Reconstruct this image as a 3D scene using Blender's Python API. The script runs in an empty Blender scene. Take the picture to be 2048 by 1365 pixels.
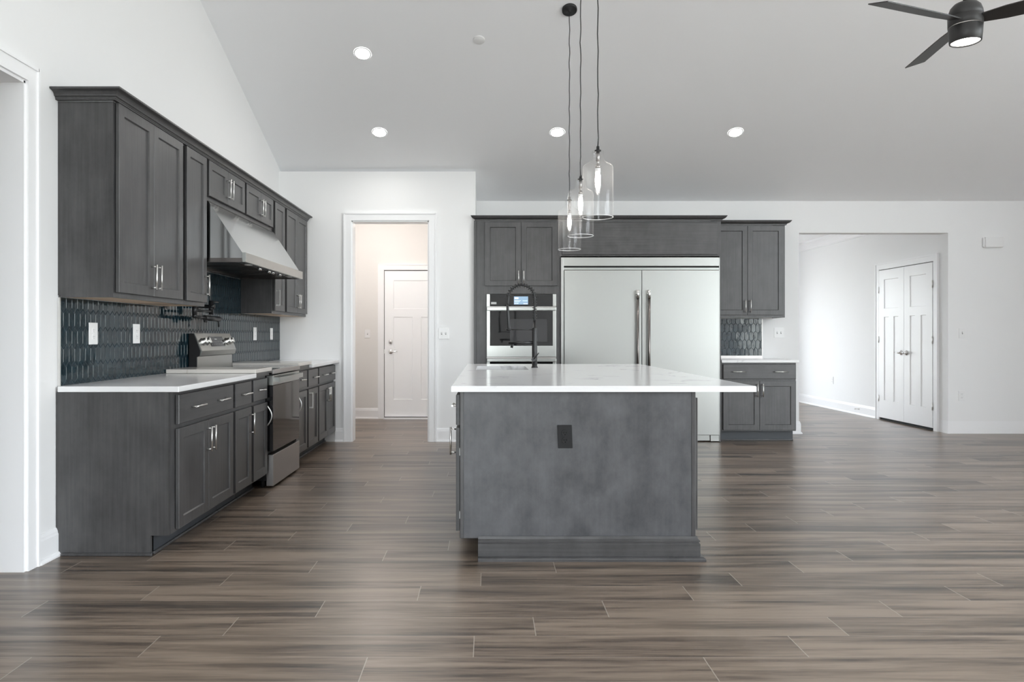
import bpy, bmesh, math, random
from mathutils import Vector, Matrix
random.seed(7)
R = math.radians
scene = bpy.context.scene
COL = scene.collection

# ---------------------------------------------------------------- camera
cam_d = bpy.data.cameras.new('camera'); cam = bpy.data.objects.new('camera', cam_d); COL.objects.link(cam)
cam.location = (0, 0, 1.19); cam.rotation_euler = (R(90), 0, 0)
cam_d.sensor_width = 36.0; cam_d.lens = 25.0
cam_d.shift_x = 49/2048; cam_d.shift_y = -11.5/2048
cam_d.clip_start = 0.05; cam_d.clip_end = 200
scene.camera = cam

# ---------------------------------------------------------------- exposure, world
scene.view_settings.view_transform = 'Standard'; scene.view_settings.look = 'None'
scene.view_settings.gamma = 1.0; scene.view_settings.use_curve_mapping = False
scene.view_settings.exposure = 1.36
scene.cycles.max_bounces = 10; scene.cycles.diffuse_bounces = 8; scene.cycles.glossy_bounces = 4
scene.cycles.transparent_max_bounces = 16
scene.cycles.sample_clamp_indirect = 6.0
scene.cycles.caustics_reflective = False; scene.cycles.caustics_refractive = False

world = bpy.data.worlds.new('overcast_sky'); scene.world = world
world.use_nodes = True
wn = world.node_tree.nodes; wl = world.node_tree.links; wn.clear()
w_out = wn.new('ShaderNodeOutputWorld'); w_bg = wn.new('ShaderNodeBackground')
w_tc = wn.new('ShaderNodeTexCoord'); w_sep = wn.new('ShaderNodeSeparateXYZ'); w_ramp = wn.new('ShaderNodeValToRGB')
w_map = wn.new('ShaderNodeMapRange'); w_map.inputs['From Min'].default_value = -1; w_map.inputs['From Max'].default_value = 1
wl.new(w_tc.outputs['Generated'], w_sep.inputs[0]); wl.new(w_sep.outputs['Z'], w_map.inputs['Value'])
wl.new(w_map.outputs[0], w_ramp.inputs[0]); wl.new(w_ramp.outputs[0], w_bg.inputs['Color']); wl.new(w_bg.outputs[0], w_out.inputs[0])
cr = w_ramp.color_ramp
cr.elements[0].position = 0.0; cr.elements[0].color = (0.31, 0.325, 0.32, 1)
cr.elements[1].position = 1.0; cr.elements[1].color = (0.76, 0.88, 1.0, 1)
for p, c in ((0.44, (0.36, 0.38, 0.37, 1)), (0.51, (0.56, 0.60, 0.58, 1)), (0.58, (0.88, 0.94, 1.0, 1))):
    e = cr.elements.new(p); e.color = c
w_bg.inputs['Strength'].default_value = 6.0

def portal(name, loc, rot, sx, sy):                 # guides sky sampling through a modelled window opening
    ld = bpy.data.lights.new(name, 'AREA'); ld.shape = 'RECTANGLE'; ld.size = sx; ld.size_y = sy
    ld.cycles.is_portal = True
    o = bpy.data.objects.new(name, ld); COL.objects.link(o); o.location = loc; o.rotation_euler = rot
    return o

# ---------------------------------------------------------------- helpers
def root_of(o):
    while o.parent: o = o.parent
    return o

def world_loc(o): return root_of(o).location.copy()

class MB:
    def __init__(s, F=None): s.bm = bmesh.new(); s.F = F; s.mi = 0
    def V(s, p):
        if s.F: p = s.F(*p)
        return s.bm.verts.new(p)
    def face(s, pts):
        f = s.bm.faces.new([s.V(p) for p in pts]); f.material_index = s.mi; return f
    def box(s, a, b, bev=0.0):
        x0, y0, z0 = (min(a[i], b[i]) for i in range(3)); x1, y1, z1 = (max(a[i], b[i]) for i in range(3))
        vs = [s.V((x, y, z)) for x in (x0, x1) for y in (y0, y1) for z in (z0, z1)]
        fs = [s.bm.faces.new([vs[i] for i in q]) for q in ((0,1,3,2),(4,6,7,5),(0,4,5,1),(2,3,7,6),(0,2,6,4),(1,5,7,3))]
        for f in fs: f.material_index = s.mi
        if bev:
            es = list({e for f in fs for e in f.edges})
            r = bmesh.ops.bevel(s.bm, geom=es, offset=bev, segments=2, profile=0.5, affect='EDGES')
            for f in r['faces']: f.material_index = s.mi
        return fs
    def ring(s, c, ax1, ax2, r, n):
        return [s.V(tuple(Vector(c) + Vector(ax1)*r*math.cos(2*math.pi*i/n) + Vector(ax2)*r*math.sin(2*math.pi*i/n))) for i in range(n)]
    def bridge(s, a, b):
        n = len(a)
        for i in range(n):
            f = s.bm.faces.new((a[i], a[(i+1) % n], b[(i+1) % n], b[i])); f.material_index = s.mi; f.smooth = True
    def cap(s, a):
        f = s.bm.faces.new(a); f.material_index = s.mi
    def tube(s, path, r, n=10, caps=True):
        pts = [Vector(p) for p in path]; rs = r if isinstance(r, (list, tuple)) else [r]*len(pts)
        prev = None; rings = []; ref = None
        for i, p in enumerate(pts):
            t = (pts[min(i+1, len(pts)-1)] - pts[max(i-1, 0)]).normalized()
            if ref is None:
                ref = Vector((0,0,1)) if abs(t.z) < 0.9 else Vector((1,0,0))
            a = (ref - t*ref.dot(t)).normalized(); b = t.cross(a).normalized(); ref = a
            rings.append(s.ring(p, a, b, rs[i], n))
        for i in range(len(rings)-1): s.bridge(rings[i], rings[i+1])
        if caps: s.cap(rings[0]); s.cap(rings[-1])
    def cyl(s, p0, p1, r, n=20, r2=None): s.tube([p0, p1], [r, r if r2 is None else r2], n)
    def lathe(s, c, prof, n=32, axis=(0,0,1), close=False):
        ax = Vector(axis).normalized(); a = ax.orthogonal().normalized(); b = ax.cross(a)
        rings = []
        for r, h in prof:
            p = Vector(c) + ax*h
            rings.append([s.V(tuple(p))] if r < 1e-6 else s.ring(p, a, b, r, n))
        for i in range(len(rings)-1):
            A, B = rings[i], rings[i+1]
            if len(A) == 1 and len(B) == 1: continue
            for k in range(n):
                if len(A) == 1: vs = (A[0], B[(k+1) % n], B[k])
                elif len(B) == 1: vs = (A[k], A[(k+1) % n], B[0])
                else: vs = (A[k], A[(k+1) % n], B[(k+1) % n], B[k])
                f = s.bm.faces.new(vs); f.smooth = True; f.material_index = s.mi
    def prism(s, poly, h0, h1, mp):                  # poly of 2D points, mp(a, b, h) -> point
        A = [s.V(mp(a, b, h0)) for a, b in poly]; B = [s.V(mp(a, b, h1)) for a, b in poly]
        fa = s.bm.faces.new(A); fb = s.bm.faces.new(B)
        n = len(A); sides = [s.bm.faces.new((A[i], A[(i+1) % n], B[(i+1) % n], B[i])) for i in range(n)]
        for f in [fa, fb] + sides: f.material_index = s.mi
        if n > 4:
            fa.normal_update(); fb.normal_update(); bmesh.ops.triangulate(s.bm, faces=[fa, fb])
    def sweep(s, path, prof, side=1, caps=True):     # plan polyline, profile (out, z); side=1: out is to the right of travel
        P = [Vector(p) for p in path]; N = len(P); offs = []
        for i in range(N):
            d0 = (P[i]-P[i-1]).normalized() if i > 0 else (P[1]-P[0]).normalized()
            d1 = (P[i+1]-P[i]).normalized() if i < N-1 else d0
            n0 = Vector((d0.y, -d0.x))*side; n1 = Vector((d1.y, -d1.x))*side
            m = (n0+n1); m = m/m.length_squared*2 if m.length_squared > 1e-9 else n0
            offs.append(m)
        rows = [[s.V((P[i].x+offs[i].x*o, P[i].y+offs[i].y*o, z)) for o, z in prof] for i in range(N)]
        m = len(prof)
        for i in range(N-1):
            for k in range(m):
                f = s.bm.faces.new((rows[i][k], rows[i][(k+1) % m], rows[i+1][(k+1) % m], rows[i+1][k])); f.material_index = s.mi
        if caps:
            for r in (rows[0], rows[-1]):
                f = s.bm.faces.new(r); f.material_index = s.mi
                f.normal_update(); bmesh.ops.triangulate(s.bm, faces=[f])
    def paneled(s, w, h, t, panels, rec=0.009, slope=0.005, u0=0, z0=0, n0=0.0, cham=0.0015):
        us = sorted({0, w} | {p[0] for p in panels} | {p[1] for p in panels}); zs = sorted({0, h} | {p[2] for p in panels} | {p[3] for p in panels})
        c = cham; lim = lambda v, m: c if v == 0 else (m-c if v == m else v)
        P = lambda u, n, z: (u0+u, n0+n, z0+z)
        for i in range(len(us)-1):
            for j in range(len(zs)-1):
                um, zm = (us[i]+us[i+1])/2, (zs[j]+zs[j+1])/2
                if any(p[0] < um < p[1] and p[2] < zm < p[3] for p in panels): continue
                a, b, cc, d = lim(us[i], w), lim(us[i+1], w), lim(zs[j], h), lim(zs[j+1], h)
                s.face([P(a,t,cc), P(b,t,cc), P(b,t,d), P(a,t,d)])
        for a, b, cc, d in panels:
            O = [(a,t,cc),(b,t,cc),(b,t,d),(a,t,d)]; k = slope
            I = [(a+k,t-rec,cc+k),(b-k,t-rec,cc+k),(b-k,t-rec,d-k),(a+k,t-rec,d-k)]
            for q in range(4): s.face([P(*O[q]), P(*O[(q+1)%4]), P(*I[(q+1)%4]), P(*I[q])])
            s.face([P(*x) for x in I])
        A = [(c,t,c),(w-c,t,c),(w-c,t,h-c),(c,t,h-c)]; B = [(0,t-c,0),(w,t-c,0),(w,t-c,h),(0,t-c,h)]; D = [(0,0,0),(w,0,0),(w,0,h),(0,0,h)]
        for q in range(4):
            s.face([P(*A[q]), P(*A[(q+1)%4]), P(*B[(q+1)%4]), P(*B[q])]); s.face([P(*B[q]), P(*B[(q+1)%4]), P(*D[(q+1)%4]), P(*D[q])])
        s.face([P(*x) for x in D])
    def build(s, name, mats, parent=None, local=False, smooth=False, base=False):
        bm = s.bm
        bmesh.ops.remove_doubles(bm, verts=bm.verts, dist=1e-5)
        bmesh.ops.recalc_face_normals(bm, faces=bm.faces)
        if parent is not None: org = Vector((0,0,0)) if local else world_loc(parent)
        elif base:
            xs = [v.co for v in bm.verts]
            org = Vector(((min(v.x for v in xs)+max(v.x for v in xs))/2, (min(v.y for v in xs)+max(v.y for v in xs))/2, min(v.z for v in xs)))
        else: org = Vector((0,0,0))
        if org.length: bmesh.ops.translate(bm, verts=bm.verts, vec=-org)
        if smooth:
            for f in bm.faces: f.smooth = True
        me = bpy.data.meshes.new(name); bm.to_mesh(me); bm.free()
        for m in (mats if isinstance(mats, (list, tuple)) else [mats]): me.materials.append(m)
        o = bpy.data.objects.new(name, me); COL.objects.link(o)
        if parent is not None: o.parent = parent
        else: o.location = org
        return o

def tag(o, label, cat, group=None):
    o['label'] = label; o['category'] = cat
    if group: o['group'] = group
    return o
def thing(name, label, cat, loc=(0,0,0), group=None, rot=None):
    o = bpy.data.objects.new(name, None); COL.objects.link(o); o.location = loc; o.empty_display_size = 0.1
    if rot: o.rotation_euler = rot
    return tag(o, label, cat, group)
def struct(o): o['kind'] = 'structure'; return o
def copy_tree(o, parent=None):
    c = o.copy(); COL.objects.link(c)
    if parent is not None: c.parent = parent
    for ch in list(o.children): copy_tree(ch, c)
    return c

# ---------------------------------------------------------------- materials
def mat(name, col=(0.8,0.8,0.8), rough=0.5, metal=0.0, spec=0.5, coat=0.0, emit=None, estr=0.0):
    m = bpy.data.materials.new(name); m.use_nodes = True
    b = m.node_tree.nodes['Principled BSDF']
    b.inputs['Base Color'].default_value = (*col, 1); b.inputs['Roughness'].default_value = rough
    b.inputs['Metallic'].default_value = metal; b.inputs['Specular IOR Level'].default_value = spec
    if coat: b.inputs['Coat Weight'].default_value = coat; b.inputs['Coat Roughness'].default_value = 0.32
    if emit: b.inputs['Emission Color'].default_value = (*emit, 1); b.inputs['Emission Strength'].default_value = estr
    return m
def nodes(m): return m.node_tree.nodes, m.node_tree.links, m.node_tree.nodes['Principled BSDF']
def N(nt, t, **kw):
    n = nt.new(t)
    for k, v in kw.items():
        if k in n.inputs.keys(): n.inputs[k].default_value = v
        else: setattr(n, k, v)
    return n
def ramp(nt, stops):
    r = nt.new('ShaderNodeValToRGB'); e = r.color_ramp.elements
    e[0].position, e[0].color = stops[0][0], (*stops[0][1], 1); e[1].position, e[1].color = stops[-1][0], (*stops[-1][1], 1)
    for p, c in stops[1:-1]:
        x = e.new(p); x.color = (*c, 1)
    return r
def obj_coords(nt, l, scale, rnd=True):
    tc = nt.new('ShaderNodeTexCoord'); mp = nt.new('ShaderNodeMapping'); mp.inputs['Scale'].default_value = scale
    l.new(tc.outputs['Object'], mp.inputs['Vector'])
    if rnd:
        oi = nt.new('ShaderNodeObjectInfo'); ml = N(nt, 'ShaderNodeMath', operation='MULTIPLY'); ml.inputs[1].default_value = 37.0
        l.new(oi.outputs['Random'], ml.inputs[0]); l.new(ml.outputs[0], mp.inputs['Location'])
    return mp

def paint(name, col, rough=0.6, bump=0.02, sc=140):
    m = mat(name, col, rough, spec=0.3); nt, l, b = nodes(m)
    mp = obj_coords(nt, l, (1,1,1), False)
    n = N(nt, 'ShaderNodeTexNoise', Scale=sc, Detail=2.0); bp = N(nt, 'ShaderNodeBump', Strength=bump, Distance=0.002)
    l.new(mp.outputs[0], n.inputs['Vector']); l.new(n.outputs['Fac'], bp.inputs['Height']); l.new(bp.outputs[0], b.inputs['Normal'])
    return m

def stained(name, dark, light, vert=True, rough=0.38, fine=0.45):
    m = mat(name, light, rough, spec=0.5, coat=0.22); nt, l, b = nodes(m)
    s = (60, 60, 2.2) if vert else (2.2, 2.2, 60)
    mp = obj_coords(nt, l, s); mp2 = obj_coords(nt, l, (6, 6, 4.2))
    n1 = N(nt, 'ShaderNodeTexNoise', Scale=1.0, Detail=6.0, Roughness=0.6); n2 = N(nt, 'ShaderNodeTexNoise', Scale=1.0, Detail=5.0, Roughness=0.65)
    l.new(mp.outputs[0], n1.inputs['Vector']); l.new(mp2.outputs[0], n2.inputs['Vector'])
    mx = N(nt, 'ShaderNodeMix', data_type='FLOAT'); mx.inputs['Factor'].default_value = 1-fine
    l.new(n1.outputs['Fac'], mx.inputs['A']); l.new(n2.outputs['Fac'], mx.inputs['B'])
    r = ramp(nt, [(0.34, dark), (0.66, light)]); l.new(mx.outputs['Result'], r.inputs[0]); l.new(r.outputs[0], b.inputs['Base Color'])
    mr = N(nt, 'ShaderNodeMapRange'); mr.inputs['To Min'].default_value = rough-0.06; mr.inputs['To Max'].default_value = rough+0.08
    l.new(n2.outputs['Fac'], mr.inputs['Value']); l.new(mr.outputs[0], b.inputs['Roughness'])
    bp = N(nt, 'ShaderNodeBump', Strength=0.06, Distance=0.001); l.new(n1.outputs['Fac'], bp.inputs['Height']); l.new(bp.outputs[0], b.inputs['Normal'])
    return m

def brushed(name, col, rough, horiz=True):
    m = mat(name, col, rough, metal=1.0); nt, l, b = nodes(m)
    mp = obj_coords(nt, l, (1.5, 1.5, 420) if horiz else (300, 300, 1.5))
    n = N(nt, 'ShaderNodeTexNoise', Scale=1.0, Detail=2.0); l.new(mp.outputs[0], n.inputs['Vector'])
    mr = N(nt, 'ShaderNodeMapRange'); mr.inputs['To Min'].default_value = rough-0.008; mr.inputs['To Max'].default_value = rough+0.012
    l.new(n.outputs['Fac'], mr.inputs['Value']); l.new(mr.outputs[0], b.inputs['Roughness'])
    return m

def quartz(name, base, vein):
    m = mat(name, base, 0.16, spec=0.4); nt, l, b = nodes(m)
    mp = obj_coords(nt, l, (1,1,1), False)
    w = N(nt, 'ShaderNodeTexNoise', Scale=1.6, Detail=4.0, Roughness=0.6); l.new(mp.outputs[0], w.inputs['Vector'])
    ad = N(nt, 'ShaderNodeVectorMath', operation='MULTIPLY_ADD'); ad.inputs[1].default_value = (1.1,1.1,1.1)
    l.new(w.outputs['Color'], ad.inputs[0]); l.new(mp.outputs[0], ad.inputs[2])
    n = N(nt, 'ShaderNodeTexNoise', Scale=1.25, Detail=3.0, Roughness=0.5); l.new(ad.outputs[0], n.inputs['Vector'])
    sb = N(nt, 'ShaderNodeMath', operation='SUBTRACT'); sb.inputs[1].default_value = 0.5; ab = N(nt, 'ShaderNodeMath', operation='ABSOLUTE')
    l.new(n.outputs['Fac'], sb.inputs[0]); l.new(sb.outputs[0], ab.inputs[0])
    r = ramp(nt, [(0.0, (1,1,1)), (0.006, (0.5,0.5,0.5)), (0.02, (0,0,0))]); l.new(ab.outputs[0], r.inputs[0])
    g = N(nt, 'ShaderNodeTexNoise', Scale=2.3, Detail=1.0); l.new(mp.outputs[0], g.inputs['Vector'])
    gr = ramp(nt, [(0.46, (0,0,0)), (0.66, (1,1,1))]); l.new(g.outputs['Fac'], gr.inputs[0])
    mu = N(nt, 'ShaderNodeMath', operation='MULTIPLY'); l.new(r.outputs[0], mu.inputs[0]); l.new(gr.outputs[0], mu.inputs[1])
    mx = N(nt, 'ShaderNodeMix', data_type='RGBA'); mx.inputs['A'].default_value = (*base,1); mx.inputs['B'].default_value = (*vein,1)
    l.new(mu.outputs[0], mx.inputs['Factor']); l.new(mx.outputs['Result'], b.inputs['Base Color'])
    return m

def plank_floor():
    m = mat('plank_floor', (0.1,0.08,0.07), 0.36, spec=0.55, coat=0.12); nt, l, b = nodes(m)
    tc = nt.new('ShaderNodeTexCoord'); sp = nt.new('ShaderNodeSeparateXYZ'); l.new(tc.outputs['Object'], sp.inputs[0])
    def M(op, a, bb=None, c=None):
        n = N(nt, 'ShaderNodeMath', operation=op)
        for i, v in enumerate((a, bb, c)):
            if v is None: continue
            if isinstance(v, (int, float)): n.inputs[i].default_value = v
            else: l.new(v, n.inputs[i])
        return n.outputs[0]
    PW, PL = 0.1865, 1.24
    v = M('DIVIDE', M('SUBTRACT', 3.559, sp.outputs['Y']), PW)
    row = M('FLOOR', v); fv = M('FRACT', v)
    wnr = N(nt, 'ShaderNodeTexWhiteNoise', noise_dimensions='1D'); l.new(row, wnr.inputs['W'])
    jit = M('MULTIPLY', M('SUBTRACT', wnr.outputs['Value'], 0.5), 0.11)
    xo = M('ADD', M('ADD', sp.outputs['X'], M('MULTIPLY', row, 0.331)), jit)
    u = M('DIVIDE', M('ADD', xo, 1.263), PL); col = M('FLOOR', u); fu = M('FRACT', u)
    cb = nt.new('ShaderNodeCombineXYZ'); l.new(row, cb.inputs[0]); l.new(col, cb.inputs[1])
    wn2 = N(nt, 'ShaderNodeTexWhiteNoise', noise_dimensions='2D'); l.new(cb.outputs[0], wn2.inputs['Vector'])
    pid = wn2.outputs['Value']
    # seams
    eu = M('MULTIPLY', M('MINIMUM', fu, M('SUBTRACT', 1.0, fu)), PL); ev = M('MULTIPLY', M('MINIMUM', fv, M('SUBTRACT', 1.0, fv)), PW)
    seam_u = M('LESS_THAN', eu, 0.0018); seam_v = M('LESS_THAN', ev, 0.0013)
    # grain: long streaks along X, shifted per plank
    cv = nt.new('ShaderNodeCombineXYZ')
    l.new(M('ADD', M('MULTIPLY', sp.outputs['X'], 1.0), M('MULTIPLY', pid, 53.0)), cv.inputs[0])
    l.new(M('ADD', sp.outputs['Y'], M('MULTIPLY', pid, 31.0)), cv.inputs[1])
    def grain(sx, sy, det, rg, dist=0.0):
        mp = nt.new('ShaderNodeMapping'); mp.inputs['Scale'].default_value = (sx, sy, 1); l.new(cv.outputs[0], mp.inputs['Vector'])
        n = N(nt, 'ShaderNodeTexNoise', Scale=1.0, Detail=det, Roughness=rg, Distortion=dist); l.new(mp.outputs[0], n.inputs['Vector']); return n.outputs['Fac']
    big = grain(0.9, 14.0, 3.0, 0.55, 0.4); mid = grain(2.2, 48.0, 5.0, 0.6, 0.5); fine = grain(9.0, 260.0, 3.0, 0.6)
    t = M('ADD', M('ADD', M('MULTIPLY', big, 0.62), M('MULTIPLY', mid, 0.30)), M('MULTIPLY', fine, 0.20))
    t = M('ADD', t, M('MULTIPLY', M('SUBTRACT', pid, 0.5), 0.11))
    r = ramp(nt, [(0.40, (0.040,0.034,0.029)), (0.48, (0.095,0.073,0.057)), (0.56, (0.175,0.133,0.102)), (0.68, (0.285,0.222,0.172))])
    l.new(t, r.inputs[0])
    mx = N(nt, 'ShaderNodeMix', data_type='RGBA'); l.new(r.outputs[0], mx.inputs['A']); mx.inputs['B'].default_value = (0.42,0.37,0.32,1)
    l.new(M('MAXIMUM', M('MULTIPLY', seam_u, 0.85), M('MULTIPLY', seam_v, 0.55)), mx.inputs['Factor']); l.new(mx.outputs['Result'], b.inputs['Base Color'])
    rr = N(nt, 'ShaderNodeMapRange'); rr.inputs['To Min'].default_value = 0.25; rr.inputs['To Max'].default_value = 0.40
    l.new(mid, rr.inputs['Value']); l.new(rr.outputs[0], b.inputs['Roughness'])
    hgt = M('SUBTRACT', M('MULTIPLY', fine, 0.25), M('MAXIMUM', seam_u, seam_v))
    bp = N(nt, 'ShaderNodeBump', Strength=0.12, Distance=0.0015); l.new(hgt, bp.inputs['Height']); l.new(bp.outputs[0], b.inputs['Normal'])
    return m

def tile_glaze():
    m = mat('teal_glaze', (0.012,0.035,0.052), 0.09, spec=0.5); nt, l, b = nodes(m)
    mp = obj_coords(nt, l, (26, 26, 16), False)
    n = N(nt, 'ShaderNodeTexNoise', Scale=1.0, Detail=2.0); l.new(mp.outputs[0], n.inputs['Vector'])
    r = ramp(nt, [(0.3, (0.004,0.013,0.019)), (0.7, (0.010,0.028,0.038))]); l.new(n.outputs['Fac'], r.inputs[0]); l.new(r.outputs[0], b.inputs['Base Color'])
    bp = N(nt, 'ShaderNodeBump', Strength=0.16, Distance=0.006); l.new(n.outputs['Fac'], bp.inputs['Height']); l.new(bp.outputs[0], b.inputs['Normal'])
    return m

def thin_glass(name):
    m = bpy.data.materials.new(name); m.use_nodes = True; nt = m.node_tree.nodes; l = m.node_tree.links; nt.clear()
    out = nt.new('ShaderNodeOutputMaterial'); tr = nt.new('ShaderNodeBsdfTransparent'); gl = N(nt, 'ShaderNodeBsdfGlossy', Roughness=0.04)
    df = nt.new('ShaderNodeBsdfTranslucent'); df.inputs['Color'].default_value = (0.95,0.95,0.95,1)
    tr.inputs['Color'].default_value = (0.97,0.97,0.97,1)
    lw = N(nt, 'ShaderNodeLayerWeight', Blend=0.28); tc = nt.new('ShaderNodeTexCoord')
    n = N(nt, 'ShaderNodeTexNoise', Scale=85.0, Detail=2.0); l.new(tc.outputs['Object'], n.inputs['Vector'])
    bp = N(nt, 'ShaderNodeBump', Strength=0.25, Distance=0.002); l.new(n.outputs['Fac'], bp.inputs['Height']); l.new(bp.outputs[0], gl.inputs['Normal']); l.new(bp.outputs[0], lw.inputs['Normal'])
    r = ramp(nt, [(0.0,(0.03,)*3), (0.5,(0.06,)*3), (0.8,(0.28,)*3), (1.0,(0.95,)*3)]); l.new(lw.outputs['Facing'], r.inputs[0])
    gm = nt.new('ShaderNodeMixShader'); gm.inputs[0].default_value = 0.32; l.new(gl.outputs[0], gm.inputs[1]); l.new(df.outputs[0], gm.inputs[2])
    m1 = nt.new('ShaderNodeMixShader'); l.new(r.outputs[0], m1.inputs[0]); l.new(tr.outputs[0], m1.inputs[1]); l.new(gm.outputs[0], m1.inputs[2])
    sd = ramp(nt, [(0.62,(0.012,)*3), (0.78,(0.08,)*3)]); l.new(n.outputs['Fac'], sd.inputs[0])
    m2 = nt.new('ShaderNodeMixShader'); l.new(sd.outputs[0], m2.inputs[0]); l.new(m1.outputs[0], m2.inputs[1]); l.new(df.outputs[0], m2.inputs[2])
    l.new(m2.outputs[0], out.inputs[0])
    return m

M_WALL = paint('wall_paint', (0.87,0.87,0.872)); M_CEIL = paint('ceiling_paint', (0.94,0.945,0.96)); M_TRIM = mat('white_trim', (0.90,0.90,0.91), 0.35)
M_WARMWALL = paint('warm_wall_paint', (0.80,0.785,0.765))
M_CAB = stained('grey_stained_maple', (0.036,0.035,0.036), (0.080,0.078,0.079)); M_CABH = stained('grey_stained_maple_across', (0.036,0.035,0.036), (0.080,0.078,0.079), vert=False)
M_PANEL = stained('grey_stained_panel', (0.047,0.048,0.053), (0.108,0.109,0.116), rough=0.40, fine=0.14)
M_TOE = mat('toe_kick_paint', (0.05,0.055,0.062), 0.5); M_PLY = mat('raw_plywood', (0.72,0.55,0.40), 0.6)
M_QUARTZ = quartz('white_quartz', (0.82,0.82,0.825), (0.30,0.30,0.32)); M_QUARTZ_TINT = quartz('quartz_reflection_tint', (0.64,0.61,0.57), (0.40,0.35,0.30))  # raised slabs' quartz has a beige reflection put into its colour
M_STEEL = brushed('brushed_steel', (0.45,0.46,0.445), 0.28); M_HOOD = brushed('polished_steel', (0.66,0.66,0.655), 0.12)
M_DIMSTEEL = mat('shade_dimmed_steel', (0.22,0.20,0.19), 0.25, metal=1.0)  # steel darkened: dark reflections and under-hood shade put into the colour
M_STEELD = brushed('dark_brushed_steel', (0.42,0.40,0.39), 0.32)
M_NICKEL = mat('satin_nickel', (0.80,0.79,0.77), 0.30, metal=1.0); M_CHROME = mat('polished_chrome', (0.8,0.8,0.8), 0.08, metal=1.0)
M_BLACK = mat('matte_black_metal', (0.014,0.014,0.015), 0.36); M_BLACKP = mat('black_plastic', (0.012,0.012,0.013), 0.5, spec=0.3); M_DGLASS = mat('black_oven_glass', (0.008,0.008,0.009), 0.04, spec=0.7)
M_GREYGLASS = mat('oven_window', (0.05,0.05,0.053), 0.06, spec=0.6)
M_FAN = mat('fan_bronze', (0.030,0.029,0.029), 0.45); M_FLOOR = plank_floor(); M_TILE = tile_glaze(); M_GROUT = mat('grey_grout', (0.085,0.105,0.118), 0.7)
M_PLATE = mat('white_plate', (0.86,0.86,0.86), 0.3); M_SLOT = mat('outlet_slot', (0.25,0.25,0.25), 0.5); M_SLOTB = mat('black_slot', (0.002,0.002,0.002), 0.9, spec=0.1); M_DARK = mat('dark_gap', (0.01,0.01,0.01), 0.8)
M_GLASS = thin_glass('seeded_glass')
M_RIM = mat('rim_glint', (0.9,0.9,0.9), 0.1, spec=1.0)  # opaque white: the bright edge of the glass is painted in
M_LED = mat('led_lens', (0.9,0.9,0.9), 0.4, emit=(1.0,0.98,0.95), estr=30.0); M_BULB = mat('glowing_bulb', (1,0.95,0.9), 0.3, emit=(1.0,0.93,0.85), estr=22.0)
M_FANLED = mat('fan_lens', (0.9,0.9,0.9), 0.4, emit=(1.0,0.97,0.92), estr=7.0)
M_SCREEN = mat('oven_screen', (0.1,0.15,0.2), 0.15, emit=(0.30,0.45,0.62), estr=0.36); M_SCREENW = mat('screen_marks', (0.8,0.9,1.0), 0.3, emit=(0.75,0.86,0.95), estr=0.34)
M_MARK = mat('panel_marks', (0.55,0.55,0.55), 0.4)

# ================================================================ ROOM
XL = -2.33; YB = 7.95; YF = 8.59; XR = 7.6; YR = -4.2; YRIDGE = 2.1
zc = lambda y: 2.812 + 0.388*(8.59-y)
ZR = zc(YRIDGE); zrear = lambda y: ZR - 0.20*(YRIDGE-y)
yz = lambda a, b, h: (h, a, b)

f = MB(); f.box((-6.2, -4.6, -0.12), (8.2, 15.2, 0)); struct(f.build('floor', M_FLOOR))

w = MB(); T = 0.15
w.prism([(YR-T, 0), (1.6, 0), (1.6, 2.47), (3.578, 2.47), (3.578, 0), (10.29, 0), (10.29, 3.0), (YF, zc(YF)+0.02), (YRIDGE, ZR+0.05), (YR-T, zrear(YR-T)+0.05)], XL-T, XL, yz)
struct(w.build('wall_left', M_WALL))
w = MB(); xo0, xo1 = -1.517, -0.657
w.prism([(XL, 0), (xo0, 0), (xo0, 2.469), (xo1, 2.469), (xo1, 0), (-0.134, 0), (-0.134, zc(YB+T)+0.02), (XL, zc(YB+T)+0.02)], YB, YB+T, lambda a, b, h: (a, h, b))
w.box((-0.284, YB+T, 0), (-0.134, 10.29, 3.0)); struct(w.build('wall_back', M_WALL))
w = MB(); w.prism([(-0.134, 0), (3.763, 0), (3.763, 2.428), (5.564, 2.428), (5.564, 0), (XR+T, 0), (XR+T, zc(YF)+0.03), (-0.134, zc(YF)+0.03)], YF, YF+T, lambda a, b, h: (a, h, b))
struct(w.build('wall_far', M_WALL))
c = MB()
c.prism([(YF+T, zc(YF+T)), (YRIDGE, ZR), (YR-T, zrear(YR-T)), (YR-T, zrear(YR-T)+0.2), (YRIDGE, ZR+0.2), (YF+T, zc(YF+T)+0.2)], XL-T, XR+T, yz)
struct(c.build('ceiling', M_CEIL))

def holed_wall(name, axis, at, t, a0, a1, ztop, holes, m=M_WALL, zlow=0.0):
    """wall in a plane with rectangular window holes (a0,a1,z0,z1); ztop(a) gives its top"""
    b = MB(); xs = sorted({a0, a1} | {h[0] for h in holes} | {h[1] for h in holes} | ({YRIDGE} if axis == 'x' and a0 < YRIDGE < a1 else set()))
    mp = (lambda a, z, h: (h, a, z)) if axis == 'x' else (lambda a, z, h: (a, h, z))
    for i in range(len(xs)-1):
        l_, r_ = xs[i], xs[i+1]; mid = (l_+r_)/2; hs = [h for h in holes if h[0] < mid < h[1]]
        if zlow and ztop(l_) <= zlow and ztop(r_) <= zlow: continue
        if not hs: b.prism([(l_,zlow),(r_,zlow),(r_,max(zlow,ztop(r_))),(l_,max(zlow,ztop(l_)))], at, at+t, mp)
        else:
            z0, z1 = hs[0][2], hs[0][3]
            if z0 > zlow: b.prism([(l_,zlow),(r_,zlow),(r_,z0),(l_,z0)], at, at+t, mp)
            b.prism([(l_,z1),(r_,z1),(r_,ztop(r_)),(l_,ztop(l_))], at, at+t, mp)
    return struct(b.build(name, m))

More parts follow.
